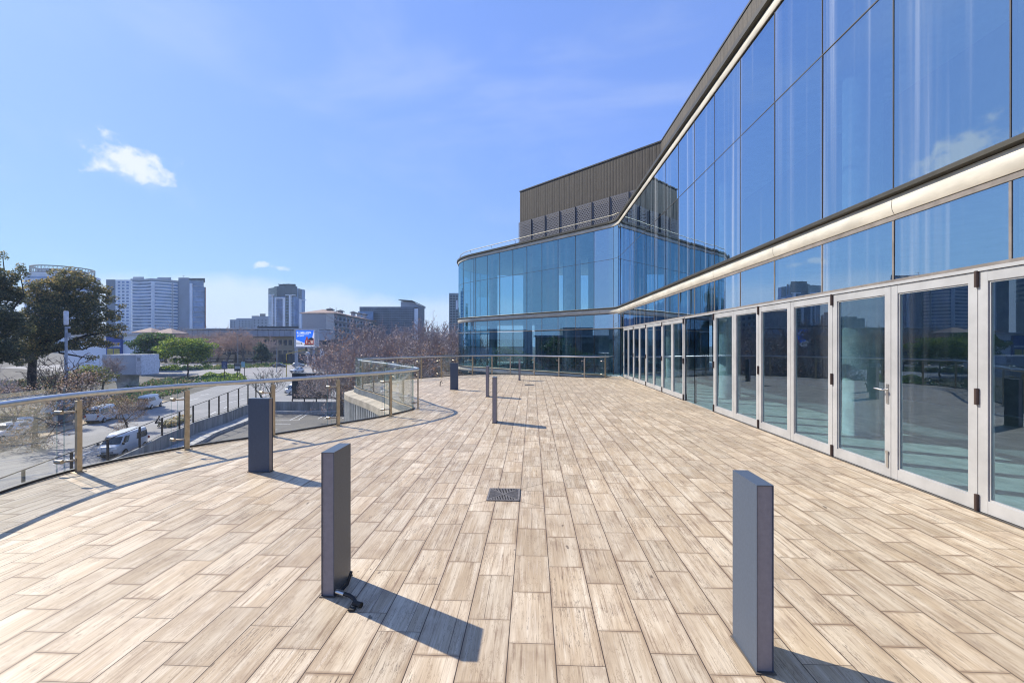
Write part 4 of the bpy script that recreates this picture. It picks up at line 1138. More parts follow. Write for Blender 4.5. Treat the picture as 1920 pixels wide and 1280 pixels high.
t2 = [CL(5, 480, 62, 10, 10, 12, .3, b1), CL(8, 520, 62, 26, 30, 22, .25, b1), CL(38, 512, 63, 16, 16, 20, .35, b1), CL(-20, 545, 62, 42, 40, 30, .2, b1), CL(15, 560, 63, 30, 30, 26, .2, b1), CL(-10, 600, 61, 46, 40, 34, .1, b1),
      CL(22, 615, 62, 34, 30, 30, .1, b1), CL(-5, 660, 61, 46, 40, 34, .06, b1), CL(35, 672, 62, 26, 24, 22, .06, b1), CL(-40, 500, 62, 30, 30, 26, .3, b1)]
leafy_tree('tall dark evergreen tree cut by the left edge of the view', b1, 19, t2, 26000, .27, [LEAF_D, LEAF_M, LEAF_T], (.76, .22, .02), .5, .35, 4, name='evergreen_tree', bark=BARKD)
fat = 1.0
b2 = on(285, 128)
t3 = [CL(285, 632, 128, 32, 32, 12, .1, b2), CL(262, 648, 128, 22, 24, 13, .1, b2), CL(300, 650, 128, 30, 30, 15, .1, b2), CL(278, 668, 127, 32, 28, 12, .05, b2), CL(312, 640, 130, 18, 18, 12, .15, b2), CL(255, 668, 127, 13, 14, 12, .1, b2)]
leafy_tree('dark green round tree behind the pale sign box', b2, 13, t3, 8000, .55, [LEAF_G, LEAF_D, LEAF_L], (.55, .42, .03), .3, .3, 6)
b3 = on(352, 118)
t4 = [CL(350, 640, 118, 34, 32, 9, .6, b3), CL(325, 652, 118, 26, 26, 12, .4, b3), CL(375, 650, 118, 26, 26, 13, .4, b3), CL(350, 660, 117, 40, 34, 12, .3, b3), CL(392, 660, 119, 12, 14, 10, .4, b3), CL(310, 665, 117, 16, 18, 10, .5, b3), CL(335, 676, 117, 20, 18, 7, .3, b3), CL(372, 674, 117, 20, 18, 7, .3, b3), CL(322, 688, 117, 13, 14, 6, .3, b3), CL(388, 684, 117, 12, 14, 6, .3, b3)]
leafy_tree('lime green spreading tree beside the darker round tree', b3, 11, t4, 9000, .45, [LEAF_G, LEAF_L, LEAF_L], (.38, .58, .04), .22, .35, 7)
b4 = on(490, 165)
t5 = [CL(490, 668, 165, 16, 16, 9, 0, b4), CL(490, 655, 165, 13, 13, 9, 0, b4), CL(489, 646, 165, 8, 8, 6, 0, b4)]
leafy_tree('small dark conical evergreen before the beige office building', b4, 8, t5, 3500, .5, [LEAF_B, LEAF_D], (.7, .3), .2, .2, 8, name='conifer_tree')
b5 = on(170, 84)
t6 = [CL(180, 695, 84, 28, 26, 14, .5, b5), CL(150, 700, 84, 22, 22, 12, .3, b5), CL(205, 705, 83, 16, 16, 10, .4, b5), CL(175, 712, 83, 34, 28, 8, .3, b5)]
leafy_tree('yellow green loose bush under the great evergreen', b5, 4.5, t6, 3000, .30, [LEAF_M, LEAF_D, LEAF_L], (.5, .3, .2), .12, .3, 9, shell=.9, name='bush')
bare_tree('thin', 'leafless twiggy tree inside the yellow green bush', on(195, 86), 8.5, 1.0)
bare_tree('open', 'dark leafless tree crossing the trunk of the great evergreen', on(75, 66), 6.6, .6)
# trees of the middle distance
mids = [(345, 190, 'rust', 606, 'russet half bare tree left of the pale round one, before the glass tower'), (312, 186, 'thin', 600, 'grey leafless tree in front of the striped tower'), (405, 190, 'rust', 609, 'russet tree directly below the gap between the towers'),
        (428, 182, 'rust', 618, 'lower russet tree right of the tall one below the tower gap'), (462, 178, 'rust', 606, 'russet thin tree in front of the grey fascia of the office'), (500, 185, 'thin', 630, 'pale dry tree right of the dark conical evergreen'), (360, 180, 'rust', 616, 'broad russet tree over the lime green crown'), (440, 192, 'thin', 607, 'tall thin leafless tree behind the pale street lamp'), (478, 184, 'rust', 622, 'small russet tree touching the dark conical evergreen'), (377, 192, 'thin', 606, 'leafless grey tree between two russet trees'),
        (290, 180, 'rust', 612, 'russet treetop just behind the dark green round tree')]
for k, (px, Z, key, ytop, lab) in enumerate(mids):
    bz = on(px, Z); h = EYE + (HOR-ytop)/FPX*Z - bz[2]
    bare_tree(key, lab, bz, h, k*1.3, 'street trees of the middle distance', 1.25)
# the thicket of bare trees beyond the glass bay
thick = [(690, 46, 'big', 582, 'tallest bare tree of the thicket, standing up against the sky'), (662, 55, 'big2', 618, 'bare tree at the left end of the thicket above the junction'), (735, 50, 'big', 608, 'mauve bare tree in the middle of the thicket'),
         (775, 44, 'rust', 606, 'russet tree of the thicket above the bend of the handrail'), (812, 48, 'big2', 590, 'bare tree of the thicket with twigs above the far office'), (845, 52, 'big', 580, 'bare tree of the thicket beside the rounded glass corner'),
         (718, 40, 'big2', 625, 'low bare tree just behind the raised glass bay'), (795, 38, 'rust', 632, 'low rust coloured tree behind the far balustrade'), (870, 45, 'big2', 605, 'bare tree half hidden by the rounded glass corner'), (755, 60, 'big', 596, 'bare tree at the back of the thicket below the dark office'),
         (640, 62, 'big2', 640, 'small bare tree at the left tip of the thicket near the cars'), (833, 36, 'thin', 640, 'thin pale tree just beyond the far balustrade')]
for k, (px, Z, key, ytop, lab) in enumerate(thick):
    bz = on(px, Z); h = EYE + (HOR-ytop)/FPX*Z - bz[2]
    bare_tree(key, lab, bz, h, 2.1*k+.4, 'bare thicket beyond the glass bay', 1.15)
bare_tree('open', 'small leafless tree with open branches behind the handrail, left of the dark panel', on(500, 69.5), 6.1, .3)
bare_tree('brown', 'little brown leaved street tree between the parked vans', (lambda p: (p.x, p.y, -8))(G(237, 806)), 4.6, 1.0, None, 1.0)
bare_tree('brown', 'brown leaved street tree at the far left behind the glass panes', (lambda p: (p.x, p.y, -8))(G(62, 838)), 9.0, 2.0, None, 1.1)
bare_tree('thin', 'thin street tree behind the leftmost glass pane', (lambda p: (p.x, p.y, -8))(G(24, 822)), 7.5, 3.0)
# hedges, verge and planting
def ground_cover(name, poly_px, n, size, mats, wts, hgt, seed, plane=None):
    rnd = random.Random(seed); P = [G(*q) for q in poly_px]; mb = MB()
    tri = tessellate_polygon([[Vector((p.x, p.y, 0)) for p in P]])
    ar = [abs((P[b]-P[a]).xy.cross((P[c]-P[a]).xy)) for a, b, c in tri]; tot = sum(ar)
    for _ in range(n):
        r_ = rnd.random()*tot; k = 0
        while r_ > ar[k] and k < len(ar)-1: r_ -= ar[k]; k += 1
        a, b_, c = tri[k]; u, v = rnd.random(), rnd.random()
        if u+v > 1: u, v = 1-u, 1-v
        p = P[a] + (P[b_]-P[a])*u + (P[c]-P[a])*v; p.z = hz(depth(p)) + rnd.random()*hgt*(.5+.5*math.sin(p.x*1.7)*math.cos(p.y*1.3))
        d = Vector((rnd.gauss(0, 1), rnd.gauss(0, 1), rnd.gauss(0, .8))).normalized(); e_ = d.cross(Vector((rnd.gauss(0, 1), rnd.gauss(0, 1), rnd.gauss(0, 1)))).normalized()
        s1 = size*rnd.uniform(.6, 1.4); mi = 0; q = rnd.random(); acc = 0
        for kk, w in enumerate(wts):
            acc += w
            if q < acc: mi = kk; break
        mb.add([p-d*s1*.5, p+e_*s1*.35, p+d*s1*.5, p-e_*s1*.35], [(0, 1, 2, 3)], mi)
    return stuff(mb.build(name, mats))
tag(ground_cover('ground_cover', [(384, 702), (450, 703), (463, 711), (440, 716), (390, 719), (376, 711)], 5200, .42, [LEAF_L, LEAF_G], (.62, .38), .9, 1), 'bright green low planting on the traffic island behind the signs', 'planting')
tag(ground_cover('ground_cover', [(225, 730), (300, 712), (372, 708), (376, 718), (345, 735), (250, 755)], 6500, .36, [LEAF_G, LEAF_O, LEAF_D], (.5, .2, .3), .8, 2), 'mixed green and dry planting on the bank above the parked vans', 'planting')
tag(ground_cover('ground_cover', [(150, 762), (235, 742), (250, 757), (160, 782)], 2600, .30, [LEAF_O, LEAF_M], (.6, .4), .8, 5), 'dry brownish planting on the bank behind the nearer van', 'planting')
tag(ground_cover('grass', [(538, 679), (640, 675), (640, 680), (560, 684), (530, 684)], 2600, .5, [LEAF_L, LEAF_M], (.6, .4), .25, 3), 'strip of lit green grass beyond the junction', 'grass')
tag(ground_cover('ground_cover', [(250, 690), (372, 688), (530, 682), (530, 687), (400, 693), (250, 697)], 5200, .6, [LEAF_G, LEAF_M, LEAF_D], (.5, .3, .2), .9, 4), 'low hedge strip along the far side of the cross street', 'hedge')
tag(ground_cover('ground_cover', [(-80, 760), (-80, 728), (120, 706), (235, 704), (240, 712), (150, 730)], 9000, .40, [LEAF_D, LEAF_O, LEAF_M], (.55, .25, .2), 1.3, 7), 'dark shrubs and litter under the great evergreen', 'planting')
tag(ground_cover('ground_cover', [(-60, 800), (60, 770), (140, 752), (150, 770), (40, 800), (-60, 830)], 4500, .30, [LEAF_O, LEAF_D, LEAF_M], (.5, .3, .2), .9, 8), 'brown shrubs along the shaded footpath at the far left', 'planting')
# pale succulents along the kerb wall
rnd = random.Random(4); mb = MB()
for _ in range(1500):
    t = rnd.random(); a = G(316, 801).lerp(G(350, 786), t); p = a + Vector((rnd.uniform(-1.0, .5), rnd.uniform(-.4, .4), rnd.uniform(.05, .55)))
    d = Vector((rnd.gauss(0, 1), rnd.gauss(0, 1), rnd.gauss(0, 1))).normalized(); e_ = d.cross(Vector((rnd.gauss(0, 1), rnd.gauss(0, 1), 1))).normalized(); s1 = .16*rnd.uniform(.6, 1.5)
    mb.add([p-d*s1, p+e_*s1*.6, p+d*s1, p-e_*s1*.6], [(0, 1, 2, 3)], rnd.choice((0, 0, 1, 2)))
tag(stuff(mb.build('flower_bed', [leaf_mat('cream petal', (0.50, 0.47, 0.36)), LEAF_M, leaf_mat('buff petal', (0.42, 0.30, 0.16))])), 'pale flowering plants beside the street fence', 'planting')
# strap leaved plants near the bay
for px, py, n_, lab in ((668, 720, 60, 'spiky strap leaved plant under the thicket by the glass bay'), (655, 736, 46, 'low spiky plant on the pale bank below the glass bay')):
    rnd = random.Random(px); c = G(px, py+6); t = thing('spiky_plant', lab, 'plant', c); mb = MB()
    for _ in range(n_):
        a = rnd.uniform(0, 2*PI); L = rnd.uniform(.9, 1.6); d = Vector((math.cos(a), math.sin(a), 0)); n3 = Vector((-d.y, d.x, 0))*.05; e_ = rnd.uniform(.5, 1.4)
        p0, p1, p2 = c + Vector((0, 0, .5)), c + d*L*.5 + Vector((0, 0, .5+e_*.8)), c + d*L + Vector((0, 0, .5+e_*.55))
        mb.add([p0-n3, p0+n3, p1+n3, p1-n3, p2], [(0, 1, 2, 3), (3, 2, 4)])
    mb.build('leaves', LEAF_D, t)
    mb = MB(); mb.cyl(c, c+Vector((0, 0, .6)), .10, 8); mb.build('stem', BARK, t)
# trees across the street that the glass wing mirrors
for k, (x, y, h, lab) in enumerate(((-70, 33, 9, 'small dark tree across the street, mirrored right of the lit column in the rear wing'), (-58, -4, 14, 'tall dark tree across the street, mirrored at the right end of the rear wing'), (-62, 8, 13, 'broad dark tree across the street, mirrored in the lower glazing of the rear wing'), (-74, 21, 11, 'lower dark tree across the street, mirrored left of the broad one'))):
    leafy_tree(lab, (x, y, -8), h, [(0, 0, h*.6, 5, 5, 3.4, .1), (-3.5, 2, h*.5, 3.6, 3.6, 3, .1), (3, -3, h*.52, 4, 4, 3, .1), (0, 2, h*.82, 3, 3, 2.4, .2)], 4500, .5, [LEAF_D, LEAF_G], (.7, .3), .4, .3, 60+k, name='leafy_tree')
# ================================================================== BUILDINGS OF THE SKYLINE
EX = Vector((CY, SY, 0)); EF = Vector((-SY, CY, 0)); EZ = Vector((0, 0, 1))
def pxz(py, Z): return EYE + (HOR-py)/FPX*Z
def pxx(px, Z): return (px-960)/FPX*Z
def cbox(mb, px0, px1, py0, py1, Z, dep, mi=0, zbot=None):
    x0, x1 = pxx(px0, Z), pxx(px1, Z); z1 = pxz(py0, Z); z0 = pxz(py1, Z) if zbot is None else zbot
    fd_ = EF
    if Z > 130 and dep > 3:                           # deep blocks run back along their own street
        r_ = ray(px1 if px1 < 998 else px0, HOR); r_.z = 0; fd_ = r_.normalized()
    return mb.obox(EX*x0 + EF*Z + EZ*z0, EX*(x1-x0), fd_*dep, EZ*(z1-z0), mi)
def wgrid(parent, name, mat, px0, px1, py0, py1, cols, rows, Z, wf=.6, hf=.6, proud=.12, single=False):
    """rows x cols windows, each a part of its building (one part per row when single is False)"""
    single = single or cols*rows <= 60
    cw_, rh = (px1-px0)/cols, (py1-py0)/rows
    for r_ in range(rows):
        mb = MB()
        for c in range(cols):
            a = px0 + cw_*(c+.5-wf/2); b_ = py0 + rh*(r_+.5-hf/2)
            cbox(mb, a, a+cw_*wf, b_, b_+rh*hf, Z-proud, proud+.2)
            if single: mb.build(name, mat, parent); mb = MB()
        if not single: mb.build(name, mat, parent)
WHITEB = M('pale blue white render', (0.84, 0.86, 0.90), 0.8, 0, 0.08, .05); GREYB = M('grey render', (0.42, 0.43, 0.46), 0.8, 0, 0.10, .1)
GLB = M('blue tower glass', (0.17, 0.25, 0.43), 0.18, 0.0, 0.35, .12, spec=.8); GLD = M('dark window glass', (0.035, 0.045, 0.060), 0.2, 0, 0.4, .3, spec=.7)
BEIGE = M('beige plaster', (0.46, 0.37, 0.25), 0.85, 0, 0.10, .2); FASC = M('grey metal fascia', (0.36, 0.38, 0.44), 0.55, 0.2, 0.08, .4)
TILE = M('tan roof tile', (0.36, 0.26, 0.21), 0.85, 0, 0.2, 1); CHAR = M('charcoal roof metal', (0.045, 0.05, 0.065), 0.5, 0.3); ORANGE = M('orange fin', (0.42, 0.13, 0.06), 0.7)
DKOFF = M('slate office cladding', (0.13, 0.15, 0.19), 0.4, 0.1, 0.2, .3, spec=.6)
def bthing(name, label, px, Z, group=None):
    p = D(px, HOR, Z); return thing(name, label, 'building', (p.x, p.y, -6.5), group)
# --- round drum building with an open ring crown
Z = 400; t = bthing('round_tower', 'round pale building crowned by an open lattice ring, behind the great evergreen', 118, Z)
c = EX*pxx(119, Z+30) + EF*(Z+30); rr = 66/FPX*(Z+30)/1.40
mb = MB(); mb.lathe([(rr*1.07, -7), (rr*1.07, pxz(512, Z)), (rr*1.10, pxz(512, Z)+.01), (rr*1.10, pxz(509, Z))], c.x, c.y, 48); mb.build('drum_wall', WHITEB, t, smooth=30)
mb = MB()
for k in range(6):
    y = 516+k*9; mb.lathe([(rr*1.078, pxz(y+4.5, Z)), (rr*1.078, pxz(y, Z))], c.x, c.y, 48)
mb.build('window_band', GLB, t)
mb = MB(); R1 = rr*.93; zb_, zt_ = pxz(508, Z), pxz(494, Z)
for zz in (zb_+.5, zt_): mb.tube([(c.x+R1*math.cos(2*PI*k/48), c.y+R1*math.sin(2*PI*k/48), zz) for k in range(49)], .38, 5)
mb.tube([(c.x+R1*.9*math.cos(2*PI*k/48), c.y+R1*.9*math.sin(2*PI*k/48), zt_) for k in range(49)], .3, 5)
for k in range(48):
    a, b_ = 2*PI*k/48, 2*PI*(k+1)/48
    mb.tube([(c.x+R1*math.cos(a), c.y+R1*math.sin(a), zb_), (c.x+R1*math.cos(a), c.y+R1*math.sin(a), zt_)], .22, 4)
    mb.tube([(c.x+R1*math.cos(a), c.y+R1*math.sin(a), zb_), (c.x+R1*math.cos(b_), c.y+R1*math.sin(b_), zt_)], .16, 4)
    mb.tube([(c.x+R1*math.cos(a), c.y+R1*math.sin(a), zt_), (c.x+R1*.9*math.cos(b_), c.y+R1*.9*math.sin(b_), zt_)], .16, 4)
mb.build('ring_crown', M('weathered grey steel', (0.24, 0.23, 0.21), 0.6, 0.3), t)
mb = MB(); mb.lathe([(R1*.8, zb_), (R1*.8, zb_+4.6)], c.x, c.y, 40); mb.build('inner_drum', GREYB, t, smooth=30)
# --- long apartment tower with waving balconies
Z = 430; t = bthing('apartment_tower', 'long pale apartment tower with waving white balcony bands', 280, Z)
mb = MB(); cbox(mb, 199, 216.5, 524, 640, Z-4, 30, zbot=-7); mb.build('end_wall', M('slate blue render', (0.16, 0.19, 0.25), 0.8), t)
mb = MB(); cbox(mb, 216.5, 247, 524.5, 640, Z-6, 34, zbot=-7); mb.build('white_wing', WHITEB, t)
wgrid(t, 'window', GLB, 219, 243, 526, 640, 3, 19, Z-6, .55, .55)
pl = [(247, 424), (262, 427), (276, 425), (285, 421), (300, 425), (318, 430), (334, 437), (343, 446)]
def seg(py, Zr=430): return pxz(py, Zr)
ys = [531 + 5.95*k for k in range(19)]
def band(mb, z0, z1, dz):
    V_ = []; n = len(pl)
    for (px, zz) in pl:
        p = EX*pxx(px, zz) + EF*(zz+dz)
        V_ += [(p.x, p.y, z0), (p.x, p.y, z1)]
        q = p + EF*(2.6 if dz < 0 else 24); V_ += [(q.x, q.y, z0), (q.x, q.y, z1)]
    f = []
    for i in range(n-1):
        a, b_ = 4*i, 4*(i+1); f += [(a, b_, b_+1, a+1), (a+1, b_+1, b_+3, a+3), (a+2, b_+2, b_, a), (a+2, a+3, b_+3, b_+2)]
    f += [(0, 1, 3, 2), (4*n-4, 4*n-2, 4*n-1, 4*n-3)]
    mb.add(V_, f)
mb = MB(); band(mb, -7, seg(526.5), .6); mb.build('glazed_front', GLB, t)
for y in ys:
    mb = MB(); band(mb, seg(y+1.1), seg(y-1.1), -1.2); mb.build('balcony', WHITEB, t)
mb = MB(); band(mb, seg(527.8), seg(524.5), -1.4); mb.build('roof_edge', GREYB, t)
mb = MB()
for a, b_ in ((283.6, 285.2),): cbox(mb, a, b_, 529, 640, 418, 3, zbot=-7)
mb.build('white_fin', WHITEB, t)
mb = MB()
for a, b_, zz in ((274, 278, 426.5), (319.5, 323, 430.5)): cbox(mb, a, b_, 530, 640, zz+1.0, 3, zbot=-7)
mb.build('wall_pier', GREYB, t)
mb = MB(); cbox(mb, 249, 270, 519, 527, Z, 14); cbox(mb, 295, 321, 520, 528, Z, 16); cbox(mb, 282, 295, 523.5, 524.3, Z, 6); cbox(mb, 282, 282.5, 523, 527, Z, .5); cbox(mb, 288, 288.5, 523, 527, Z, .5)
mb.build('roof_plant', GREYB, t)
# --- slab and glass tower with an orange edge
t = bthing('glass_tower', 'blue glass tower with an orange edge next to the long apartment tower', 362, 440)
mb = MB(); cbox(mb, 334.5, 355, 520.5, 640, 437, 24, zbot=-7); mb.build('concrete_slab', M('blue grey slab', (0.30, 0.33, 0.40), 0.8, 0, .1, .1), t)
mb = MB(); cbox(mb, 355, 382, 524, 640, 436, 22, zbot=-7); cbox(mb, 381, 385.5, 538, 640, 437, 20, zbot=-7); mb.build('glass_shaft', GLB, t)
mb = MB(); cbox(mb, 354, 384.5, 521.5, 524, 433, 28); mb.build('roof_plate', CHAR, t)
mb = MB(); cbox(mb, 355.5, 360, 531, 640, 434.8, 2, zbot=-7); mb.build('white_strip', WHITEB, t)
mb = MB(); cbox(mb, 384.2, 386, 539, 640, 436.4, 18, zbot=-7); mb.build('orange_fin', ORANGE, t)
for k in range(10):
    mb = MB(); cbox(mb, 360.5, 381, 536+k*9.6, 536.6+k*9.6, 435.4, 1); mb.build('floor_line', GREYB, t)
mb = MB(); cbox(mb, 343.7, 343.9, 517, 521, 438, .3); mb.lathe([(.2, pxz(517.5, 438)), (1.1, pxz(517.0, 438))], (EX*pxx(344.3, 438)+EF*438).x, (EX*pxx(344.3, 438)+EF*438).y, 10); mb.build('roof_dish', GREYB, t)
# --- dark tower with pale piers
Z = 480; t = bthing('office_tower', 'dark blue tower with white piers standing alone on the skyline', 538, Z)
plan = [(503, 486), (515, 477), (520, 474), (535, 471), (551, 473), (560, 479), (572, 492)]
def prism_px(mb, pts, py0, dep, back=26, zbot=-7, mi=0):
    P = [EX*pxx(px, zz) + EF*(zz-dep) for px, zz in pts]
    rb = ray(pts[-1][0], HOR); rb.z = 0; rb = rb.normalized()*back
    poly = [(p.x, p.y) for p in P] + [((P[-1]+rb).x, (P[-1]+rb).y), ((P[0]+rb).x, (P[0]+rb).y)]
    mb.prism(poly, zbot, pxz(py0, Z), mi)
mb = MB(); prism_px(mb, plan, 541, 0); mb.build('glass_body', GLB, t)
mb = MB(); prism_px(mb, [(515, 477), (520, 474), (535, 471), (551, 473), (558, 477)], 538, .8, zbot=pxz(557, Z)); prism_px(mb, [(503.6, 485.6), (515, 477)], 539.5, .5, zbot=pxz(552, Z)); prism_px(mb, [(560, 479), (571, 491)], 541, .5, zbot=pxz(560, Z)); mb.build('dark_crown', M('dark crown glass', (0.030, 0.042, 0.065), 0.25, 0, .3, .2, spec=.7), t)
mb = MB(); prism_px(mb, [(520, 474), (536, 471), (552, 473)], 533.5, -3, 14, zbot=pxz(540, Z)); mb.build('roof_crown', CHAR, t)
mb = MB()
for a, zz, top in ((509.5, 480.5, 553), (516.2, 474.3, 558.5), (530, 470.3, 558.5), (541.5, 470, 553), (560.5, 477.5, 560.5)):
    w = {509.5: 4, 516.2: 1.6, 530: 4.2, 541.5: 2.8, 560.5: 2.4}[a]; cbox(mb, a, a+w, top, 640, zz-1.4, 3, zbot=-7)
cbox(mb, 516.2, 534, 558, 559.6, 468.5, 3); cbox(mb, 534.5, 552, 552.5, 553.6, 468.6, 3); cbox(mb, 503.5, 515, 552.5, 553.6, 477, 3); cbox(mb, 561, 572, 561.5, 562.5, 480, 3)
mb.build('pale_pier', WHITEB, t)
wgrid(t, 'window', GLD, 535, 541, 554, 615, 1, 11, 470.5, .7, .6, .8); wgrid(t, 'window', GLD, 512, 515.4, 554, 615, 1, 11, 478.5, .8, .6, .8)
for k in range(12):
    mb = MB(); cbox(mb, 518, 530, 563+k*5.2, 563.5+k*5.2, 471.0, 1); cbox(mb, 544.5, 551, 557+k*5.2, 557.5+k*5.2, 470.4, 1); cbox(mb, 503.2, 509, 557+k*5.2, 557.5+k*5.2, 480, 1); mb.build('floor_line', M('slate floor line', (0.12, 0.15, 0.21), 0.5), t)
mb = MB()
for k in range(9): cbox(mb, 522+k*3.1, 522.5+k*3.1, 531.5+(k % 3), 534, 474, 1)
mb.build('roof_mast', CHAR, t)
# --- pale stepped flats
Z = 420; t = bthing('apartment_block', 'low pale stepped block of flats left of the dark tower', 466, Z)
mb = MB(); cbox(mb, 431, 443, 599, 640, Z, 20, zbot=-7); cbox(mb, 443, 472, 596.5, 640, Z-2, 22, zbot=-7); cbox(mb, 471.8, 503, 593, 640, Z-1, 20, zbot=-7); mb.build('wall', M('pale flat render', (0.40, 0.42, 0.46), 0.85, 0, .08, .1), t)
mb = MB(); cbox(mb, 487, 498, 588, 593.2, Z+2, 10); cbox(mb, 472, 486, 592, 593.2, Z-1, 4); mb.build('roof_plant', M('tan plant room', (0.30, 0.27, 0.24), 0.8), t)
wgrid(t, 'window', GLD, 432, 442, 602, 618, 2, 4, Z, .4, .4); wgrid(t, 'window', GLD, 446, 470, 600, 618, 4, 4, Z-2, .3, .35); wgrid(t, 'window', GLD, 474, 502, 598, 618, 4, 4, Z-1, .3, .35)
# --- beige office with grey fascia
Z = 205; t = bthing('beige_office', 'two storey beige office under a deep grey metal fascia', 480, Z)
mb = MB(); cbox(mb, 352, 600, 630, 678, Z, 26, zbot=-7); mb.build('wall', BEIGE, t)
mb = MB(); cbox(mb, 345, 596, 618.5, 630.2, Z-2.2, 4); cbox(mb, 594.2, 616, 618.5, 637, Z-3, 5); mb.build('fascia', FASC, t)
mb = MB(); cbox(mb, 343, 620, 615.2, 617.2, Z-3, 24); mb.build('roof', M('light roof sheet', (0.50, 0.50, 0.50), 0.6), t)
mb = MB(); cbox(mb, 482, 560, 611.5, 614.5, Z-1, 14); mb.build('roof_canopy', CHAR, t)
mb = MB()
for k in range(14): cbox(mb, 432+k*11.5, 433+k*11.5, 617.2, 618.4, Z-2, 1)
for k in range(24): cbox(mb, 350+k*10.2, 350.3+k*10.2, 618.6, 630.1, Z-2.26, .2)
mb.build('roof_bracket', CHAR, t)
wgrid(t, 'window', GLD, 358, 549, 636, 648, 20, 1, Z, .68, .85, .05, True); wgrid(t, 'window', GLD, 358, 549, 656, 665, 20, 1, Z, .68, .80, .05, True)
mb = MB()
for px in (509.5, 548.6): cbox(mb, px, px+1.6, 631, 678, Z-.5, 1, zbot=-7)
mb.build('pilaster', BEIGE, t)
# --- shop row right of the billboard
t = bthing('brick_shop', 'low brick building with grey panel and dark windows right of the lit billboard', 618, 190); Z = 190
mb = MB(); cbox(mb, 594, 641, 636, 678, Z, 18, zbot=-7); mb.build('wall', M('grey pink brick', (0.30, 0.23, 0.20), 0.9, 0, .2, 2), t)
mb = MB(); cbox(mb, 595, 621, 620, 637.8, Z-1.2, 6); mb.build('grey_panel', FASC, t)
mb = MB(); cbox(mb, 596, 620.5, 638.4, 647.5, Z-.3, 1.2); mb.build('shop_window', GLD, t)
wgrid(t, 'window', GLD, 623, 640, 637.5, 644, 6, 1, Z, .55, .9, .05, True)
mb = MB(); cbox(mb, 593, 634, 648, 649.5, Z-2.5, 6); mb.build('awning', CHAR, t)
# --- grey terrace houses with cupolas
Z = 235; t = bthing('terrace_house', 'grey rendered terrace building with roof cupolas behind the lit billboard', 605, Z)
mb = MB(); cbox(mb, 585, 611.5, 586, 640, Z, 14, zbot=-7); mb.build('gable_wall', M('grey brick wall', (0.34, 0.335, 0.33), 0.9, 0, .12, 1), t)
mb = MB(); cbox(mb, 611.5, 626.5, 586.5, 640, Z-.6, 14, zbot=-7); mb.build('pale_wall', M('pale grey render', (0.43, 0.44, 0.45), 0.85), t)
A = EX*pxx(626.5, Z) + EF*Z; B_ = EX*pxx(700, 320) + EF*320; dv = (B_-A); nv = Vector((-dv.y, dv.x, 0)).normalized()
ztop = pxz(588, Z)
mb = MB(); mb.obox(A + EZ*-7, dv, nv*16, EZ*(ztop+7)); mb.build('street_wall', M('blue grey render', (0.30, 0.32, 0.36), 0.85), t)
for r_ in range(5):
    for k in range(12):
        a = A + dv*((k+.2)/12) - nv*.05 + EZ*(ztop-3.2-3.1*r_); mb = MB(); mb.obox(a, dv*(.55/12), nv*.3, EZ*1.7); mb.build('window', GLD, t)
for r_ in range(5):
    mb = MB(); mb.obox(A - nv*1.4 + EZ*(ztop-3.6-3.1*r_), dv*.96, nv*1.38, EZ*.35); mb.build('balcony', GREYB, t)
def hip(mb, o, d, w, z0, hgt, ov, mi=0):              # hipped roof over a rectangle d x w
    d, w = Vector(d), Vector(w); du, wu = d.normalized(), w.normalized(); o = Vector(o) - du*ov - wu*ov; d = d + du*2*ov; w = w + wu*2*ov
    k = min(w.length/2, d.length/2)
    P = [o, o+d, o+d+w, o+w]; rdg = [o + w/2 + du*k*.9, o + d + w/2 - du*k*.9]
    V_ = [(p.x, p.y, z0) for p in P] + [(p.x, p.y, z0+hgt) for p in rdg] + [(p.x, p.y, z0-.35) for p in P]
    mb.add(V_, [(0, 1, 5, 4), (1, 2, 5), (2, 3, 4, 5), (3, 0, 4), (6, 7, 1, 0), (7, 8, 2, 1), (8, 9, 3, 2), (9, 6, 0, 3), (9, 8, 7, 6)], mi)
mb = MB(); hip(mb, A - EX*11.3, EX*11.3, EF*14, ztop+.4, 2.2, 1.0); hip(mb, A + dv*.01, dv*.98, nv*16, ztop+.36, 2.4, 1.2); mb.build('roof', TILE, t)
for px, zz, yy in ((612, 236, 582), (632, 246, 585.5), (657, 272, 588), (668, 286, 590), (679, 300, 592)):
    c = EX*pxx(px, zz) + EF*(zz+5); zt = pxz(yy-3.4, zz); mb = MB(); mb.obox(c - EX*1.0 - EF*1.0 + EZ*(zt-2.2), EX*2.0, EF*2.0, EZ*2.0); cp = mb.build('cupola', GREYB, t)
    mb = MB(); hip(mb, c - EX*1.0 - EF*1.0, EX*2.0, EF*2.0, zt, .8, .7); mb.build('cupola_roof', CHAR, cp)
mb = MB(); cbox(mb, 576, 585, 600, 640, Z+6, 10, zbot=-7); mb.build('side_wing', WHITEB, t)
for yy in (598.5, 609): mb = MB(); cbox(mb, 574.5, 585, yy, yy+1.2, Z+3, 10); mb.build('side_canopy', CHAR, t)
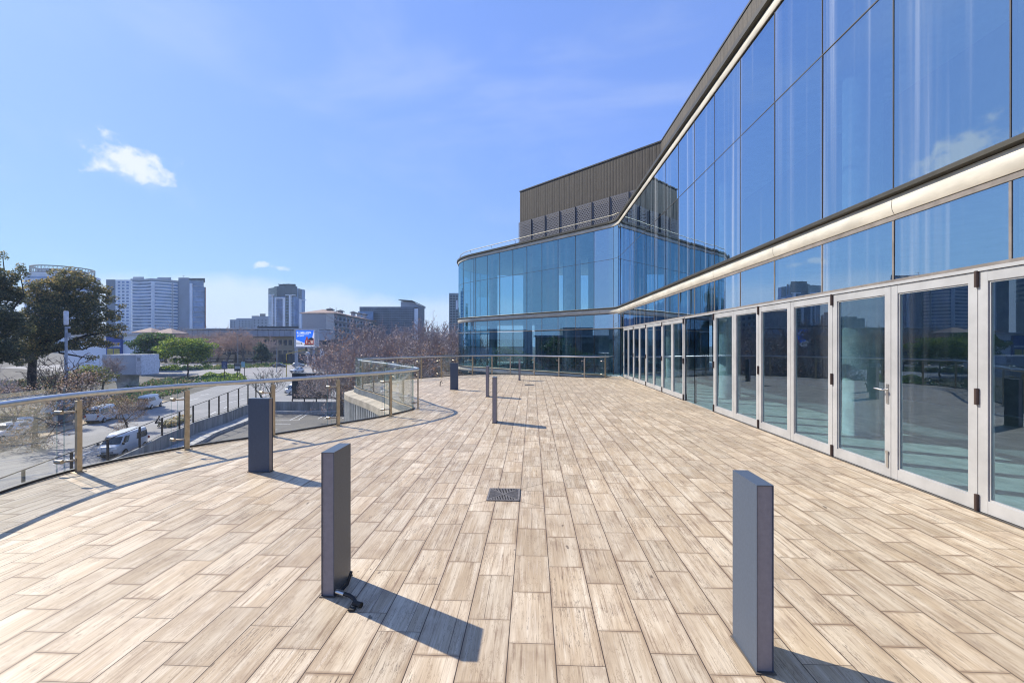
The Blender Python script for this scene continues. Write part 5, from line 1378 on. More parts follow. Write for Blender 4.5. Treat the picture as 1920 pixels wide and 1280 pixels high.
# --- dark office slab behind the thicket
Z = 320; t = bthing('dark_office', 'long slate office slab with a slanted roof pavilion above the bare thicket', 735, Z)
mb = MB(); cbox(mb, 674, 777, 575, 640, Z, 30, zbot=-7); mb.build('wall', DKOFF, t)
mb = MB(); cbox(mb, 671, 700, 584, 600, Z-4, 6); mb.build('glass_bay', M('sky blue glass', (0.12, 0.22, 0.38), 0.2, 0, .2, .2, spec=.8), t)
mb = MB(); cbox(mb, 777, 784, 578, 640, Z-3, 14, zbot=-7); mb.build('white_strip', WHITEB, t)
mb = MB(); cbox(mb, 784, 796, 573.5, 640, Z-1, 22, zbot=-7); mb.build('end_block', M('grey block', (0.22, 0.225, 0.235), 0.8), t)
mb = MB(); x0, x1 = pxx(750, Z), pxx(790, Z); za, zc = pxz(565, Z), pxz(573, Z); o = EF*(Z+2)
P = [(x0, pxz(575.2, Z)), (x1, pxz(575.2, Z)), (x1, zc), (pxx(772, Z), pxz(565.5, Z)), (x0, za)]
n = len(P); V_ = [tuple(EX*x + o + EZ*z) for x, z in P] + [tuple(EX*x + o + EF*14 + EZ*z) for x, z in P]
mb.add(V_, [tuple(range(n)), tuple(range(2*n-1, n-1, -1))] + [(i, n+i, n+(i+1) % n, (i+1) % n) for i in range(n)]); mb.build('roof_pavilion', GREYB, t)
mb = MB(); xs = [(747, 562.3), (772, 564.0), (789, 572.2)]
for i in range(2):
    a, b_ = xs[i], xs[i+1]; p0, p1 = EX*pxx(a[0], Z)+EF*Z+EZ*pxz(a[1], Z), EX*pxx(b_[0], Z)+EF*Z+EZ*pxz(b_[1], Z); mb.obox(p0, p1-p0, EF*18, EZ*.4)
mb.build('slanted_roof', CHAR, t)
wgrid(t, 'window_strip', GLD, 676, 776, 578, 616, 24, 9, Z, .8, .35, .05)
# --- slim tower at the edge of the glass wing
Z = 360; t = bthing('slim_tower', 'slim grey green tower just left of the rounded glass wing', 852, Z)
mb = MB(); cbox(mb, 842, 866, 549.5, 640, Z, 20, zbot=-7); mb.build('wall', M('grey green tower wall', (0.22, 0.27, 0.29), 0.5), t)
wgrid(t, 'window', GLD, 843, 865, 553, 620, 4, 14, Z, .75, .55)
mb = MB(); cbox(mb, 855, 858, 563, 580, Z-.5, 1); mb.build('pale_frame', WHITEB, t)
# --- pale low building behind the sign box
Z = 140; t = bthing('pale_shop', 'pale blue white shop building with a tan roof and a blue sign', 220, Z)
mb = MB(); cbox(mb, 120, 300, 626, 700, Z, 20, zbot=-7); mb.build('wall', WHITEB, t)
mb = MB(); hip(mb, EX*pxx(238, Z)+EF*(Z+3), EX*5, EF*6, pxz(622, Z), 1.4, .6); hip(mb, EX*pxx(268, Z)+EF*(Z+4), EX*6, EF*6, pxz(624, Z), 1.6, .6); mb.build('roof', TILE, t)
mb = MB(); cbox(mb, 118, 302, 624.6, 627, Z-1.2, 6); mb.build('parapet', M('white parapet', (0.6, 0.6, 0.62), 0.8), t)
wgrid(t, 'window', GLB, 172, 199, 638, 648, 3, 1, Z, .75, .8, .05, True); wgrid(t, 'window', GLB, 226, 244, 637, 645, 2, 1, Z, .8, .8, .05, True)
mb = MB(); cbox(mb, 199, 226.5, 630, 665, Z-.8, .78); s_ = mb.build('shop_sign', M('royal blue board', (0.05, 0.09, 0.32), 0.5), t)
mb = MB()
for a in ((201, 211), (213, 224)): cbox(mb, a[0], a[1], 653.5, 664, Z-.9, .08)
mb.build('yellow_panel', M('yellow poster', (0.55, 0.44, 0.12), 0.6, 0, .25, .8), s_)
mb = MB(); rnd = random.Random(3); x = 201
while x < 224: w = rnd.uniform(1.0, 1.9); cbox(mb, x, x+w, 646.5+rnd.uniform(0, 1), 650.5, Z-.9, .08); x += w+rnd.uniform(.5, .9)
mb.build('white_lettering', M('white lettering', (0.75, 0.78, 0.82), 0.6), s_)
# low building across the street, seen in the reflections
t = thing('street_building', 'flat roofed grey building across the street, mirrored in the lower glazing of the rear wing', 'building', (-84, 34, -8))
mb = MB(); mb.box(-96, -80, 28, 60, -8, 5.0); mb.box(-94, -82, 44, 54, 5.0, 8.0); mb.build('wall', GREYB, t)
mb = MB(); mb.box(-79.98, -79.9, 30, 58, -4, -2); mb.box(-79.98, -79.9, 30, 58, .5, 2.5); mb.build('window_band', GLD, t)

t = thing('street_building', 'long low building with a raised block across the street, mirrored in the rear wing', 'building', (-100, 8, -8))
mb = MB(); mb.box(-112, -96, -22, 27.5, -8, 3.2); mb.box(-110, -97, 12, 20, 3.2, 6.0); mb.box(-108, -98, 0, 6, 3.2, 4.6); mb.build('wall', CONCD, t)
for k in range(9): mb = MB(); mb.box(-95.98, -95.9, -20+k*5.2, -16.6+k*5.2, -1.2, 1.6); mb.build('window', GLD, t)
mb = MB(); mb.box(-96.6, -94.8, -22.5, 28, 3.2, 3.7); mb.build('roof_edge', GREYB, t)
# ================================================================== SIGNS, POLES AND BOARDS
SIGNW = M('sign white', (0.72, 0.72, 0.74), 0.5); POLEG = M('pale blue grey pole', (0.33, 0.36, 0.42), 0.45, 0.3); YEL = M('traffic yellow', (0.50, 0.36, 0.08), 0.5)
NAVY = M('navy sign', (0.035, 0.05, 0.15), 0.4); TEAL = M('teal advert', (0.30, 0.52, 0.58), 0.4)
def base_at(px, Z): return Vector(on(px, Z))
# lit billboard
Z = 150; p = base_at(573, Z); t = thing('lit_billboard', 'lit digital billboard with a blue jackpot advert beside the junction', 'billboard', p)
mb = MB(); cbox(mb, 551.5, 592, 616.8, 652, Z, 1.0); mb.build('billboard_frame', M('pale grey frame', (0.50, 0.50, 0.53), 0.5), t)
mb = MB(); cbox(mb, 592.2, 596.5, 617.2, 650.5, Z+.1, .9); mb.build('side_panel', GREYB, t)
for a, b_ in ((552.5, 557.5), (586, 589)): mb = MB(); cbox(mb, a, b_, 652, 690, Z+.3, .5, zbot=p.z-.2); mb.build('billboard_leg', POLEG, t)
def px_poly(mb, pts, Z, th, mi=0):
    n = len(pts); V_ = [tuple(EX*pxx(x, Z)+EF*Z+EZ*pxz(y, Z)) for x, y in pts] + [tuple(EX*pxx(x, Z)+EF*(Z+th)+EZ*pxz(y, Z)) for x, y in pts]
    mb.add(V_, [tuple(range(n))[::-1], tuple(range(n, 2*n))] + [(i, (i+1) % n, n+(i+1) % n, n+i) for i in range(n)], mi)
scm = lambda nm, c, s=.55: M(nm, c, 0.4, 0, .05, 1, emit=(c, s))
mb = MB(); px_poly(mb, [(555, 619), (589.2, 619), (589.2, 649.2), (555, 649.2)], Z-.05, .04); scn = mb.build('screen', scm('screen white', (0.62, 0.62, 0.68)), t)
mb = MB(); px_poly(mb, [(555, 619), (588.6, 619), (585.5, 632), (571, 643), (555, 636.5)], Z-.10, .04); mb.build('blue_field', scm('screen blue', (0.02, 0.16, 0.80)), scn)
mb = MB(); px_poly(mb, [(571.5, 637), (588.2, 634.5), (588.2, 646.8), (571.5, 646.8)], Z-.15, .04); px_poly(mb, [(573.5, 631.5), (577, 631.5), (577.5, 636.8), (573, 636.8)], Z-.14, .03); mb.build('red_picture', scm('screen red', (0.42, 0.07, 0.06), .3), scn)
mb = MB(); px_poly(mb, [(579, 634), (584, 632.5), (587.8, 634.2), (587.5, 637.5), (578, 637.5)], Z-.17, .02); px_poly(mb, [(576, 642.5), (579.5, 638.5), (582.5, 643), (579, 641.5)], Z-.19, .02); mb.build('dark_picture', scm('screen dark', (0.03, 0.03, 0.05), .1), scn)
mb = MB(); px_poly(mb, [(573.5, 638.5), (575.5, 638), (576, 643), (574, 643.5)], Z-.20, .02); px_poly(mb, [(582, 637.5), (586.5, 638), (586.8, 644), (583, 643.5)], Z-.20, .02); px_poly(mb, [(577.5, 643.2), (580, 641.6), (581.5, 643.4), (579.5, 644.4)], Z-.20, .02); mb.build('light_picture', scm('screen buff', (0.62, 0.42, 0.32), .4), scn)
mb = MB(); px_poly(mb, [(556, 642), (565.5, 642), (567, 645.3), (556, 645.3)], Z-.12, .02); px_poly(mb, [(570.5, 645.2), (588.2, 645.2), (588.2, 646.9), (570.5, 646.9)], Z-.22, .02); mb.build('black_badge', scm('screen black', (0.015, 0.015, 0.02), .05), scn)
mb = MB(); px_poly(mb, [(557, 642.9), (565, 642.9), (565, 644.5), (557, 644.5)], Z-.15, .02); px_poly(mb, [(557.5, 626.3), (579.5, 626.3), (579.5, 627.1), (557.5, 627.1)], Z-.15, .02); mb.build('white_bars', scm('screen bright', (0.75, 0.75, 0.78), .7), scn)
k = Z/FPX
scw = scm('screen bright', (0.75, 0.75, 0.78), .7)
text_mesh('headline', 'R1 MILLION', 4.4*k, scw, EX*pxx(556.8, Z)+EF*(Z-.16)+EZ*pxz(623.6, Z), EX, EZ, scn, .01, width=26*k)
text_mesh('subline', 'JACKPOT', 3.2*k, scw, EX*pxx(557.6, Z)+EF*(Z-.16)+EZ*pxz(629.7, Z), EX, EZ, scn, .01, width=13.5*k)
# dark back of a big board by the wall
Z = 69.6; t = thing('dark_board', 'big dark back of a boarded hoarding on posts behind the handrail', 'hoarding', (lambda p: (p.x, p.y, WT))(D(580, HOR, Z)))
mb = MB(); cbox(mb, 547.5, 613.8, 699.5, 728, Z, .5); mb.build('upper_panel', M('dark blue panel', (0.030, 0.036, 0.046), 0.35, 0, .3, .8), t)
mb = MB(); cbox(mb, 547.5, 613.8, 728.2, 748, Z-.05, .6); mb.build('lower_panel', M('rough grey panel', (0.060, 0.058, 0.056), 0.9, 0, .35, 4), t)
mb = MB(); cbox(mb, 586, 599.5, 709, 721, Z-.04, .05); mb.build('lighter_strip', M('slate strip', (0.075, 0.085, 0.095), 0.4), t)
mb = MB(); cbox(mb, 592.3, 592.8, 709, 728, Z-.07, .06); cbox(mb, 547.5, 613.8, 706.5, 707.2, Z-.06, .05); cbox(mb, 570.8, 571.3, 709, 748, Z-.10, .06); mb.build('seam', BLACK, t)
for px in (546.8, 569.5, 592, 611.8):
    mb = MB(); cbox(mb, px, px+1.6, 748, 768, Z+.1, .15, zbot=-8.6); mb.build('board_post', FM, t)
# pale box sign on a flared pillar
Z = 92; p = base_at(225, Z); t = thing('box_sign', 'pale grey box shaped billboard on a flared concrete pillar', 'billboard', p)
mb = MB(); cbox(mb, 192, 254.5, 664.8, 702.5, Z, 4.5); mb.build('board', M('blank grey board', (0.46, 0.50, 0.56), 0.7, 0, .1, .4), t)
mb = MB(); cbox(mb, 254.7, 265, 664.6, 702.6, Z-.1, 4.6); sd = mb.build('end_box', M('pale end box', (0.66, 0.68, 0.74), 0.7), t)
mb = MB(); cbox(mb, 257, 262.5, 670, 676.5, Z-.16, .1); mb.build('vent', GREYB, sd)
mb = MB(); a0, a1, b0_, b1_ = pxx(206, Z), pxx(236, Z), pxx(212, Z), pxx(234, Z)
zt, zq = pxz(702.4, Z), p.z-.1
mb.add([tuple(EX*x+EF*(Z+dz)+EZ*z) for z, (xa, xb) in ((zq, (b0_, b1_)), (zt, (a0, a1))) for dz in (1, 3.4) for x in (xa, xb)], [(0, 1, 5, 4), (2, 6, 7, 3), (0, 4, 6, 2), (1, 3, 7, 5), (4, 5, 7, 6)]); mb.build('pillar', CONC, t)
mb = MB(); cbox(mb, 202.5, 218.5, 707.5, 714, Z+.4, .1); mb.build('price_board', SIGNW, t)
# telecom mast
Z = 60; p = base_at(124, Z); t = thing('telecom_mast', 'pale grey pole with a white drum antenna in front of the great evergreen', 'mast', p)
mb = MB(); mb.tube([p, (p.x, p.y, pxz(612, Z))], [.19, .15], 12); mb.build('pole', POLEG, t, smooth=40)
mb = MB(); mb.lathe([(.22, pxz(609, Z)), (.25, pxz(608, Z)), (.25, pxz(584, Z)), (.20, pxz(583, Z))], p.x, p.y, 16); mb.build('antenna_drum', SIGNW, t, smooth=40)
mb = MB(); mb.box(p.x-.1, p.x+.5, p.y-.1, p.y+.1, pxz(616, Z), pxz(612, Z)); mb.box(p.x+.2, p.x+.55, p.y-.1, p.y+.1, pxz(632, Z), pxz(624, Z)); mb.build('equipment_box', GREYB, t)
# free standing signs on the island
def post_sign(name, label, px0, px1, py0, py1, Z, mat, posts, cat='sign'):
    p = base_at((px0+px1)/2, Z); t = thing(name, label, cat, p); mb = MB(); cbox(mb, px0, px1, py0, py1, Z, .12); b_ = mb.build('sign_board', mat, t)
    for a in posts: mb = MB(); cbox(mb, a-.45, a+.45, py1-.5, py1+20, Z+.13, .1, zbot=p.z-.1); mb.build('sign_post', FM, t)
    return t, b_
t, b_ = post_sign('blue_sign', 'navy blue sign with pale lines of lettering on one stout post', 415.3, 425.8, 677.5, 691.5, 108, NAVY, (420.6,))
mb = MB()
for y, a, c_ in ((680.5, 417, 424), (683, 417.5, 423.5), (685.2, 419, 422), (687, 417.2, 423.8), (688.6, 417, 424)): cbox(mb, a, c_, y, y+.8, 107.9, .06)
mb.build('lettering_lines', M('pale blue letters', (0.35, 0.40, 0.55), 0.5), b_)
t, b_ = post_sign('black_sign', 'black sign with a white striped lower panel on thin legs', 439.2, 450.5, 681, 695.5, 112, M('black sign board', (0.018, 0.020, 0.026), 0.4), (444.8, 449.5))
mb = MB()
for y in (686.3, 688.1, 689.9): cbox(mb, 440.2, 450, y, y+1.3, 111.9, .06)
cbox(mb, 440.5, 449.8, 682.6, 683.3, 111.9, .06); mb.build('white_panel', SIGNW, b_)
post_sign('teal_sign', 'small slanted pale blue advert next to the black sign', 452.2, 458.6, 678.3, 688, 114, TEAL, (458.2,))
t, b_ = post_sign('banner_sign', 'tall white banner sign on a thin pole in front of the brick shop', 600, 607, 653, 668.8, 128, SIGNW, (603.5,))
mb = MB(); px_poly(mb, [(601.5, 664), (604.5, 661), (605.9, 658.6), (606.2, 660.5), (602.5, 665)], 127.9, .05); mb.build('dark_figure', NAVY, b_)
mb = MB(); cbox(mb, 603.3, 603.8, 627, 653, 128.1, .1); mb.build('upper_pole', POLEG, t)
t, b_ = post_sign('advert_panel', 'blue grey framed advert panel behind the first balustrade post', 108, 126, 748, 763, 68, M('blue grey advert', (0.22, 0.25, 0.32), 0.4), (110, 124))
# lamps and signals
def lamp(label, px, Z, ytop, arm):
    p = base_at(px, Z); zt = pxz(ytop, Z); t = thing('street_lamp', label, 'street lamp', p, 'street lamps by the junction'); mb = MB(); mb.tube([p, (p.x, p.y, zt)], [.10, .06], 8); mb.build('pole', POLEG, t)
    mb = MB(); e_ = Vector((p.x, p.y, zt)) + EX*arm; mb.tube([(p.x, p.y, zt), e_], .05, 6); mb.obox(e_ - EX*.5 - EF*.15 + EZ*-.06, EX*1.0, EF*.3, EZ*.14); mb.build('lamp_head', CHAR, t)
lamp('tall pale street lamp among the russet trees', 446, 150, 629.5, .8)
lamp('street lamp with its head bent left, in front of the beige office windows', 519, 132, 653, -1.2)
def signal(mbk, px, py, Z, parent):
    mb = MB(); cbox(mb, px-1.0, px+1.0, py, py+6, Z, .25); h = mb.build('signal_head', BLACK, parent)
    for k, (nm, c_) in enumerate((('red_lens', (0.35, 0.05, 0.03)), ('amber_lens', (0.20, 0.12, 0.03)), ('green_lens', (0.03, 0.12, 0.07)))):
        q = EX*pxx(px, Z) + EF*(Z-.03) + EZ*pxz(py+1.1+1.9*k, Z); mb = MB(); mb.cyl(q, q+EF*.03, .12, 10); mb.build(nm, M(nm, c_, 0.3), h)
Z = 118; p = base_at(537, Z); t = thing('traffic_light', 'yellow traffic light with a long overhead arm at the junction', 'traffic light', p)
mb = MB(); mb.tube([p, (p.x, p.y, pxz(663, Z))], .11, 8); mb.build('pole', YEL, t)
mb = MB(); mb.tube([(p.x, p.y, pxz(663.5, Z)), EX*pxx(573.5, Z)+EF*Z+EZ*pxz(655, Z)], [.09, .06], 7); mb.build('arm', YEL, t)
signal(None, 573.5, 651, Z-.3, t); signal(None, 537, 675, Z-.3, t)
Z = 150; p = base_at(516, Z); t = thing('traffic_light', 'slim yellow signal pole left of the overhead traffic light', 'traffic light', p)
mb = MB(); mb.tube([p, (p.x, p.y, pxz(672, Z))], .10, 8); mb.build('pole', YEL, t); signal(None, 516, 671, Z-.3, t)
Z = 160; p = base_at(577, Z); t = thing('globe_statue', 'grey globe shaped kerbside ornament on a stem below the lit billboard', 'statue', p)
c = EX*pxx(577, Z)+EF*Z+EZ*pxz(663.5, Z); mb = MB(); rg = .78
mb.lathe([(rg*math.cos(a), c.z+rg*math.sin(a)) for a in [R(-85+17*k) for k in range(11)]], c.x, c.y, 18); mb.build('globe', M('pale grey globe', (0.45, 0.47, 0.50), 0.5), t, smooth=60)
mb = MB(); mb.tube([p, (c.x, c.y, c.z-.7)], [.3, .2], 8); mb.build('stem', GREYB, t)
# walls, boundary fence, kiosk
Z = 175; p = base_at(560, Z); t = thing('boundary_fence', 'long dark slatted boundary fence beyond the grass strip', 'fence', p)
mb = MB(); cbox(mb, 522, 645, 664, 676, Z, .15, zbot=-6.5); mb.build('fence_panel', M('dark slats', (0.075, 0.075, 0.090), 0.8, 0, .3, 1.5, stretch=(3, 3, .3)), t)
mb = MB()
for k in range(16): cbox(mb, 522+k*8, 522.7+k*8, 663, 676, Z-.1, .1, zbot=-6.5)
mb.build('fence_posts', FM, t)
Z = 188; p = base_at(440, Z); t = thing('palisade_fence', 'dark palisade fence with pale pillars along the far side of the cross street', 'fence', p)
mb = MB()
for k in range(150):
    x = 240+k*1.9; cbox(mb, x, x+.45, 671, 684, Z, .05, zbot=-6.5)
cbox(mb, 240, 525, 672.5, 673, Z-.06, .05); mb.build('pickets', FM, t)
mb = MB()
for k in range(9): cbox(mb, 262+k*32, 265+k*32, 670, 684, Z-.4, .7, zbot=-6.5)
mb.build('fence_pillars', M('grey brick pillar', (0.28, 0.25, 0.23), 0.9), t)
A, B_ = G(128, 781), G(206, 760); d = (B_-A); d.z = 0; n = Vector((-d.y, d.x, 0)).normalized()
tag((lambda mb: mb.build('garden_wall', M('white painted wall', (0.66, 0.66, 0.65), 0.8)))(MB().obox(A+n*2.6+EZ*-.3, d, n*.35, EZ*1.9)), 'white painted low wall on the bank behind the nearer van', 'wall')
Z = 52; p = base_at(108, Z); t = thing('utility_kiosk', 'grey utility box beside the street under the trees', 'kiosk', p)
mb = MB(); cbox(mb, 98, 118, 776, 800, Z, 1.2, zbot=-8); mb.build('cabinet', CONCD, t)
mb = MB(); cbox(mb, 100, 108, 779, 797, Z-.05, .05); mb.build('cabinet_door', GREYB, t)
mb = MB(); cbox(mb, 97, 119, 774.6, 776.1, Z-.1, 1.4); mb.build('cabinet_lid', CONC, t)

# ================================================================== VEHICLES
PAINTS = {}
def paint(nm, c, metal=0.0): return M(nm+' car paint', c, 0.28, metal, 0.03, 2, spec=.6)
TYRE = M('tyre', (0.022, 0.022, 0.024), 0.8); RIMM = M('wheel rim', (0.45, 0.45, 0.47), 0.35, 0.7); CARGL = M('car glass', (0.020, 0.026, 0.032), 0.10, 0, .2, 1, spec=.8)
LAMPW = M('headlight glass', (0.60, 0.62, 0.65), 0.15); LAMPR = M('tail light red', (0.35, 0.03, 0.03), 0.25); BUMP = M('dark bumper', (0.045, 0.045, 0.05), 0.6)
VK = {  # rings: (z, y_rear, y_front, half width, corner exponent)
 'van': dict(L=4.7, rings=[(.28, -2.28, 2.22, .78), (.55, -2.35, 2.35, .84), (1.02, -2.35, 2.32, .85), (1.10, -2.34, 2.16, .845), (1.76, -2.25, 1.52, .74), (1.93, -2.18, 1.32, .66), (1.98, -2.0, 1.1, .5)], win=(3, 4), wheels=(-1.35, 1.45), r=.33),
 'sedan': dict(L=4.6, rings=[(.22, -2.15, 2.15, .78), (.45, -2.3, 2.3, .86), (.72, -2.3, 2.25, .88), (.92, -2.2, 1.75, .85), (.96, -1.85, 1.05, .80), (1.36, -1.0, .25, .62), (1.44, -.75, -.05, .5)], win=(4, 5), wheels=(-1.35, 1.4), r=.32),
 'hatch': dict(L=4.0, rings=[(.22, -1.85, 1.9, .76), (.45, -1.98, 2.0, .83), (.75, -1.98, 1.95, .85), (.95, -1.92, 1.5, .83), (1.0, -1.85, .95, .79), (1.42, -1.45, .15, .62), (1.50, -1.2, -.15, .5)], win=(4, 5), wheels=(-1.25, 1.25), r=.31),
 'suv': dict(L=4.6, rings=[(.28, -2.1, 2.1, .8), (.55, -2.25, 2.25, .9), (.95, -2.25, 2.2, .92), (1.1, -2.2, 1.6, .9), (1.14, -2.15, 1.1, .86), (1.62, -1.9, .3, .7), (1.70, -1.6, 0, .58)], win=(4, 5), wheels=(-1.4, 1.4), r=.37)}
def ring_pts(z, y0, y1, hw, n=28):
    out = []; cy, hl = (y0+y1)/2, (y1-y0)/2; e_ = .42
    for k in range(n):
        t = 2*PI*k/n; c_, s_ = math.cos(t), math.sin(t)
        out.append((hw*math.copysign(abs(s_)**e_, s_), cy+hl*math.copysign(abs(c_)**e_, c_), z))   # k=0 is the nose
    return out
VPROTO = {}
def vehicle(kind, label, cat, pos, heading, pm, group=None, badge=False):
    key = kind
    t = thing({'van': 'minibus', 'sedan': 'parked_car', 'hatch': 'small_car', 'suv': 'off_road_car'}[kind], label, cat, (0, 0, 0), group)
    q = VK[kind]; n = 28
    if key not in VPROTO:
        rings = [ring_pts(*r_[:4]) for r_ in q['rings']]; me = {}
        mb = MB(); V_ = [p for r_ in rings for p in r_]; f = []
        for i in range(len(rings)-1):
            for k in range(n): f.append((i*n+k, (i+1)*n+k, (i+1)*n+(k+1) % n, i*n+(k+1) % n))
        f.append(tuple(range(n))); f.append(tuple((len(rings)-1)*n+k for k in range(n))[::-1]); mb.add(V_, f); me['body'] = [mb]
        w0, w1 = q['win']; A_, B2 = rings[w0], rings[w1]
        def wpatch(ks, lo, hi, push=.012):
            m_ = MB(); V_ = []
            for k in ks:
                a, b_ = Vector(A_[k % n]), Vector(B2[k % n]); nrm = Vector((a.x, 0, 0)).normalized() if abs(a.x) > .2 else Vector((0, math.copysign(1, a.y), 0))
                nrm = (nrm + Vector((0, 0, .25))).normalized()
                V_ += [a.lerp(b_, lo)+nrm*push, a.lerp(b_, hi)+nrm*push]
            m_.add(V_, [(2*i, 2*i+1, 2*i+3, 2*i+2) for i in range(len(ks)-1)]); return m_
        me['windscreen'] = [wpatch([-3, -2, -1, 0, 1, 2, 3], .10, .92)]
        me['rear_window'] = [wpatch([11, 12, 13, 14, 15, 16, 17], .18, .90)]
        me['side_window'] = [wpatch([4, 5, 6], .12, .90), wpatch([7, 8, 9, 10], .12, .90), wpatch([18, 19, 20, 21], .12, .90), wpatch([22, 23, 24], .12, .90)]
        tyre = []; rim = []
        for y in q['wheels']:
            for s in (-1, 1):
                x = s*(q['rings'][1][3]-.06); m_ = MB(); m_.cyl((x-s*.13, y, q['r']), (x+s*.08, y, q['r']), q['r'], 18); tyre.append(m_)
                m2 = MB(); m2.cyl((x+s*.081, y, q['r']), (x+s*.095, y, q['r']), q['r']*.62, 12); rim.append(m2)
        me['wheel'] = tyre; me['rim'] = rim
        z1 = q['rings'][2][0]; yf, yr = q['rings'][1][2], q['rings'][1][1]
        hl = []; tl = []
        for s in (-1, 1):
            m_ = MB(); m_.box(s*.55-.14, s*.55+.14, yf-.10, yf+.005, z1-.22, z1-.06); hl.append(m_)
            m_ = MB(); m_.box(s*.66-.08, s*.66+.08, yr-.005, yr+.10, z1-.2, z1+.02); tl.append(m_)
        me['headlight'] = hl; me['tail_light'] = tl
        m_ = MB(); m_.box(-.7, .7, yf-.2, yf+.03, .30, .42); m2 = MB(); m2.box(-.7, .7, yr-.03, yr+.2, .30, .42); me['bumper'] = [m_, m2]
        m_ = MB(); m_.box(-.42, .42, yf-.08, yf+.012, .48, .62); me['grille'] = [m_]
        m_ = MB(); m_.box(-.98, -.84, q['rings'][w0][2]-.35, q['rings'][w0][2]-.2, q['rings'][w0][0], q['rings'][w0][0]+.2); m2 = MB(); m2.box(.84, .98, q['rings'][w0][2]-.35, q['rings'][w0][2]-.2, q['rings'][w0][0], q['rings'][w0][0]+.2); me['wing_mirror'] = [m_, m2]
        VPROTO[key] = me
    me = VPROTO[key]; mats = dict(body=pm, windscreen=CARGL, rear_window=CARGL, side_window=CARGL, wheel=TYRE, headlight=LAMPW, tail_light=LAMPR, bumper=BUMP, grille=BLACK, wing_mirror=BLACK)
    for nm, lst in me.items():
        if nm == 'rim': continue
        for k, m_ in enumerate(lst):
            o = m_.build(nm, mats[nm], t, smooth=(45 if nm in ('body', 'wheel') else None))
            if nm == 'wheel': me['rim'][k].build('rim', RIMM, o)
    if badge:
        mb = MB(); yf = q['rings'][1][2]; mb.cyl((-.08, yf+.02, .84), (-.08, yf+.035, .84), .085, 14); mb.build('badge', M('orange red badge', (0.50, 0.10, 0.03), 0.4), t)
        mb = MB()
        for z in (.52, .62, .72, .92): mb.box(-.45, .45, yf-.05, yf+.018, z, z+.025)
        mb.build('grille_bars', GREYB, t)
    t.location = (pos[0], pos[1], pos[2]); t.rotation_euler.z = math.atan2(heading[1], heading[0]) - PI/2
    return t
rd = (FB[-1]-FB[6]); rd.z = 0; rd.normalize()
WHT = paint('white', (0.66, 0.67, 0.68)); SIL = paint('silver', (0.42, 0.43, 0.45), .5); DKG = paint('graphite', (0.10, 0.10, 0.11), .4); BLU = paint('blue grey', (0.20, 0.24, 0.30), .4)
vgp = 'white minibuses along the street'
p1 = G(193, 789); p2 = G(281, 764.5); vd = (p2-p1); vd.z = 0; vd.normalize()
vehicle('van', 'white minibus parked at the far kerb beside the white wall, rear window dark', 'minibus', (p1.x, p1.y, -7.99), vd, WHT, vgp)
vehicle('van', 'white minibus parked farther up the far kerb below the green planting', 'minibus', (p2.x, p2.y, -7.99), vd, WHT, vgp)
p3 = GZ(234, 849, -8.0)
vehicle('van', 'white minibus with an orange red badge driving towards the camera close to the fence', 'minibus', (p3.x, p3.y, -7.99), -rd, WHT, vgp, True)
p4 = G(560, 738)
vehicle('van', 'white minibus half hidden by the dark hoarding', 'minibus', (p4.x, p4.y, hz(depth(p4))), (-.75, -.66), WHT, vgp)
cg = 'cars crossing the junction'
for kind, px, py, hd, pm, lab in (('sedan', 608, 689, (1, .25), SIL, 'silver saloon car right of the motorcyclist on the junction'), ('hatch', 560, 687.5, (1, .1), SIL, 'silver hatchback left of the motorcyclist on the junction'),
        ('sedan', 524, 688.5, (1, .05), DKG, 'dark graphite car seen through the bare branches'), ('suv', 621, 679.5, (1, .15), SIL, 'pale off road car on the far side of the junction by the thicket'), ('hatch', 557, 698, (-.35, -1), WHT, 'white car just above the dark hoarding')):
    q = G(px, py); vehicle(kind, lab, 'car', (q.x, q.y, hz(depth(q))), hd, pm, cg)
for k, (px, kind, pm, lab) in enumerate(((268, 'sedan', WHT, 'leftmost white car behind the palisade fence'), (300, 'suv', BLU, 'blue grey off road car behind the palisade fence'), (395, 'sedan', SIL, 'silver saloon parked behind the navy sign'), (428, 'hatch', WHT, 'white hatchback parked behind the navy sign post'), (470, 'suv', WHT, 'white off road car parked behind the palisade, right of the slanted advert'))):
    q = Vector(on(px, 192)); vehicle(kind, lab, 'car', (q.x, q.y, -6.5), (1, .05), pm, 'cars parked behind the palisade')
q = G(52, 806); vehicle('hatch', 'white hatchback under the trees at the far left kerb', 'car', (q.x, q.y, -7.99), rd, WHT)
q = G(8, 826); vehicle('suv', 'white car in the shade at the far left behind the glass', 'car', (q.x, q.y, -8), -rd, WHT)

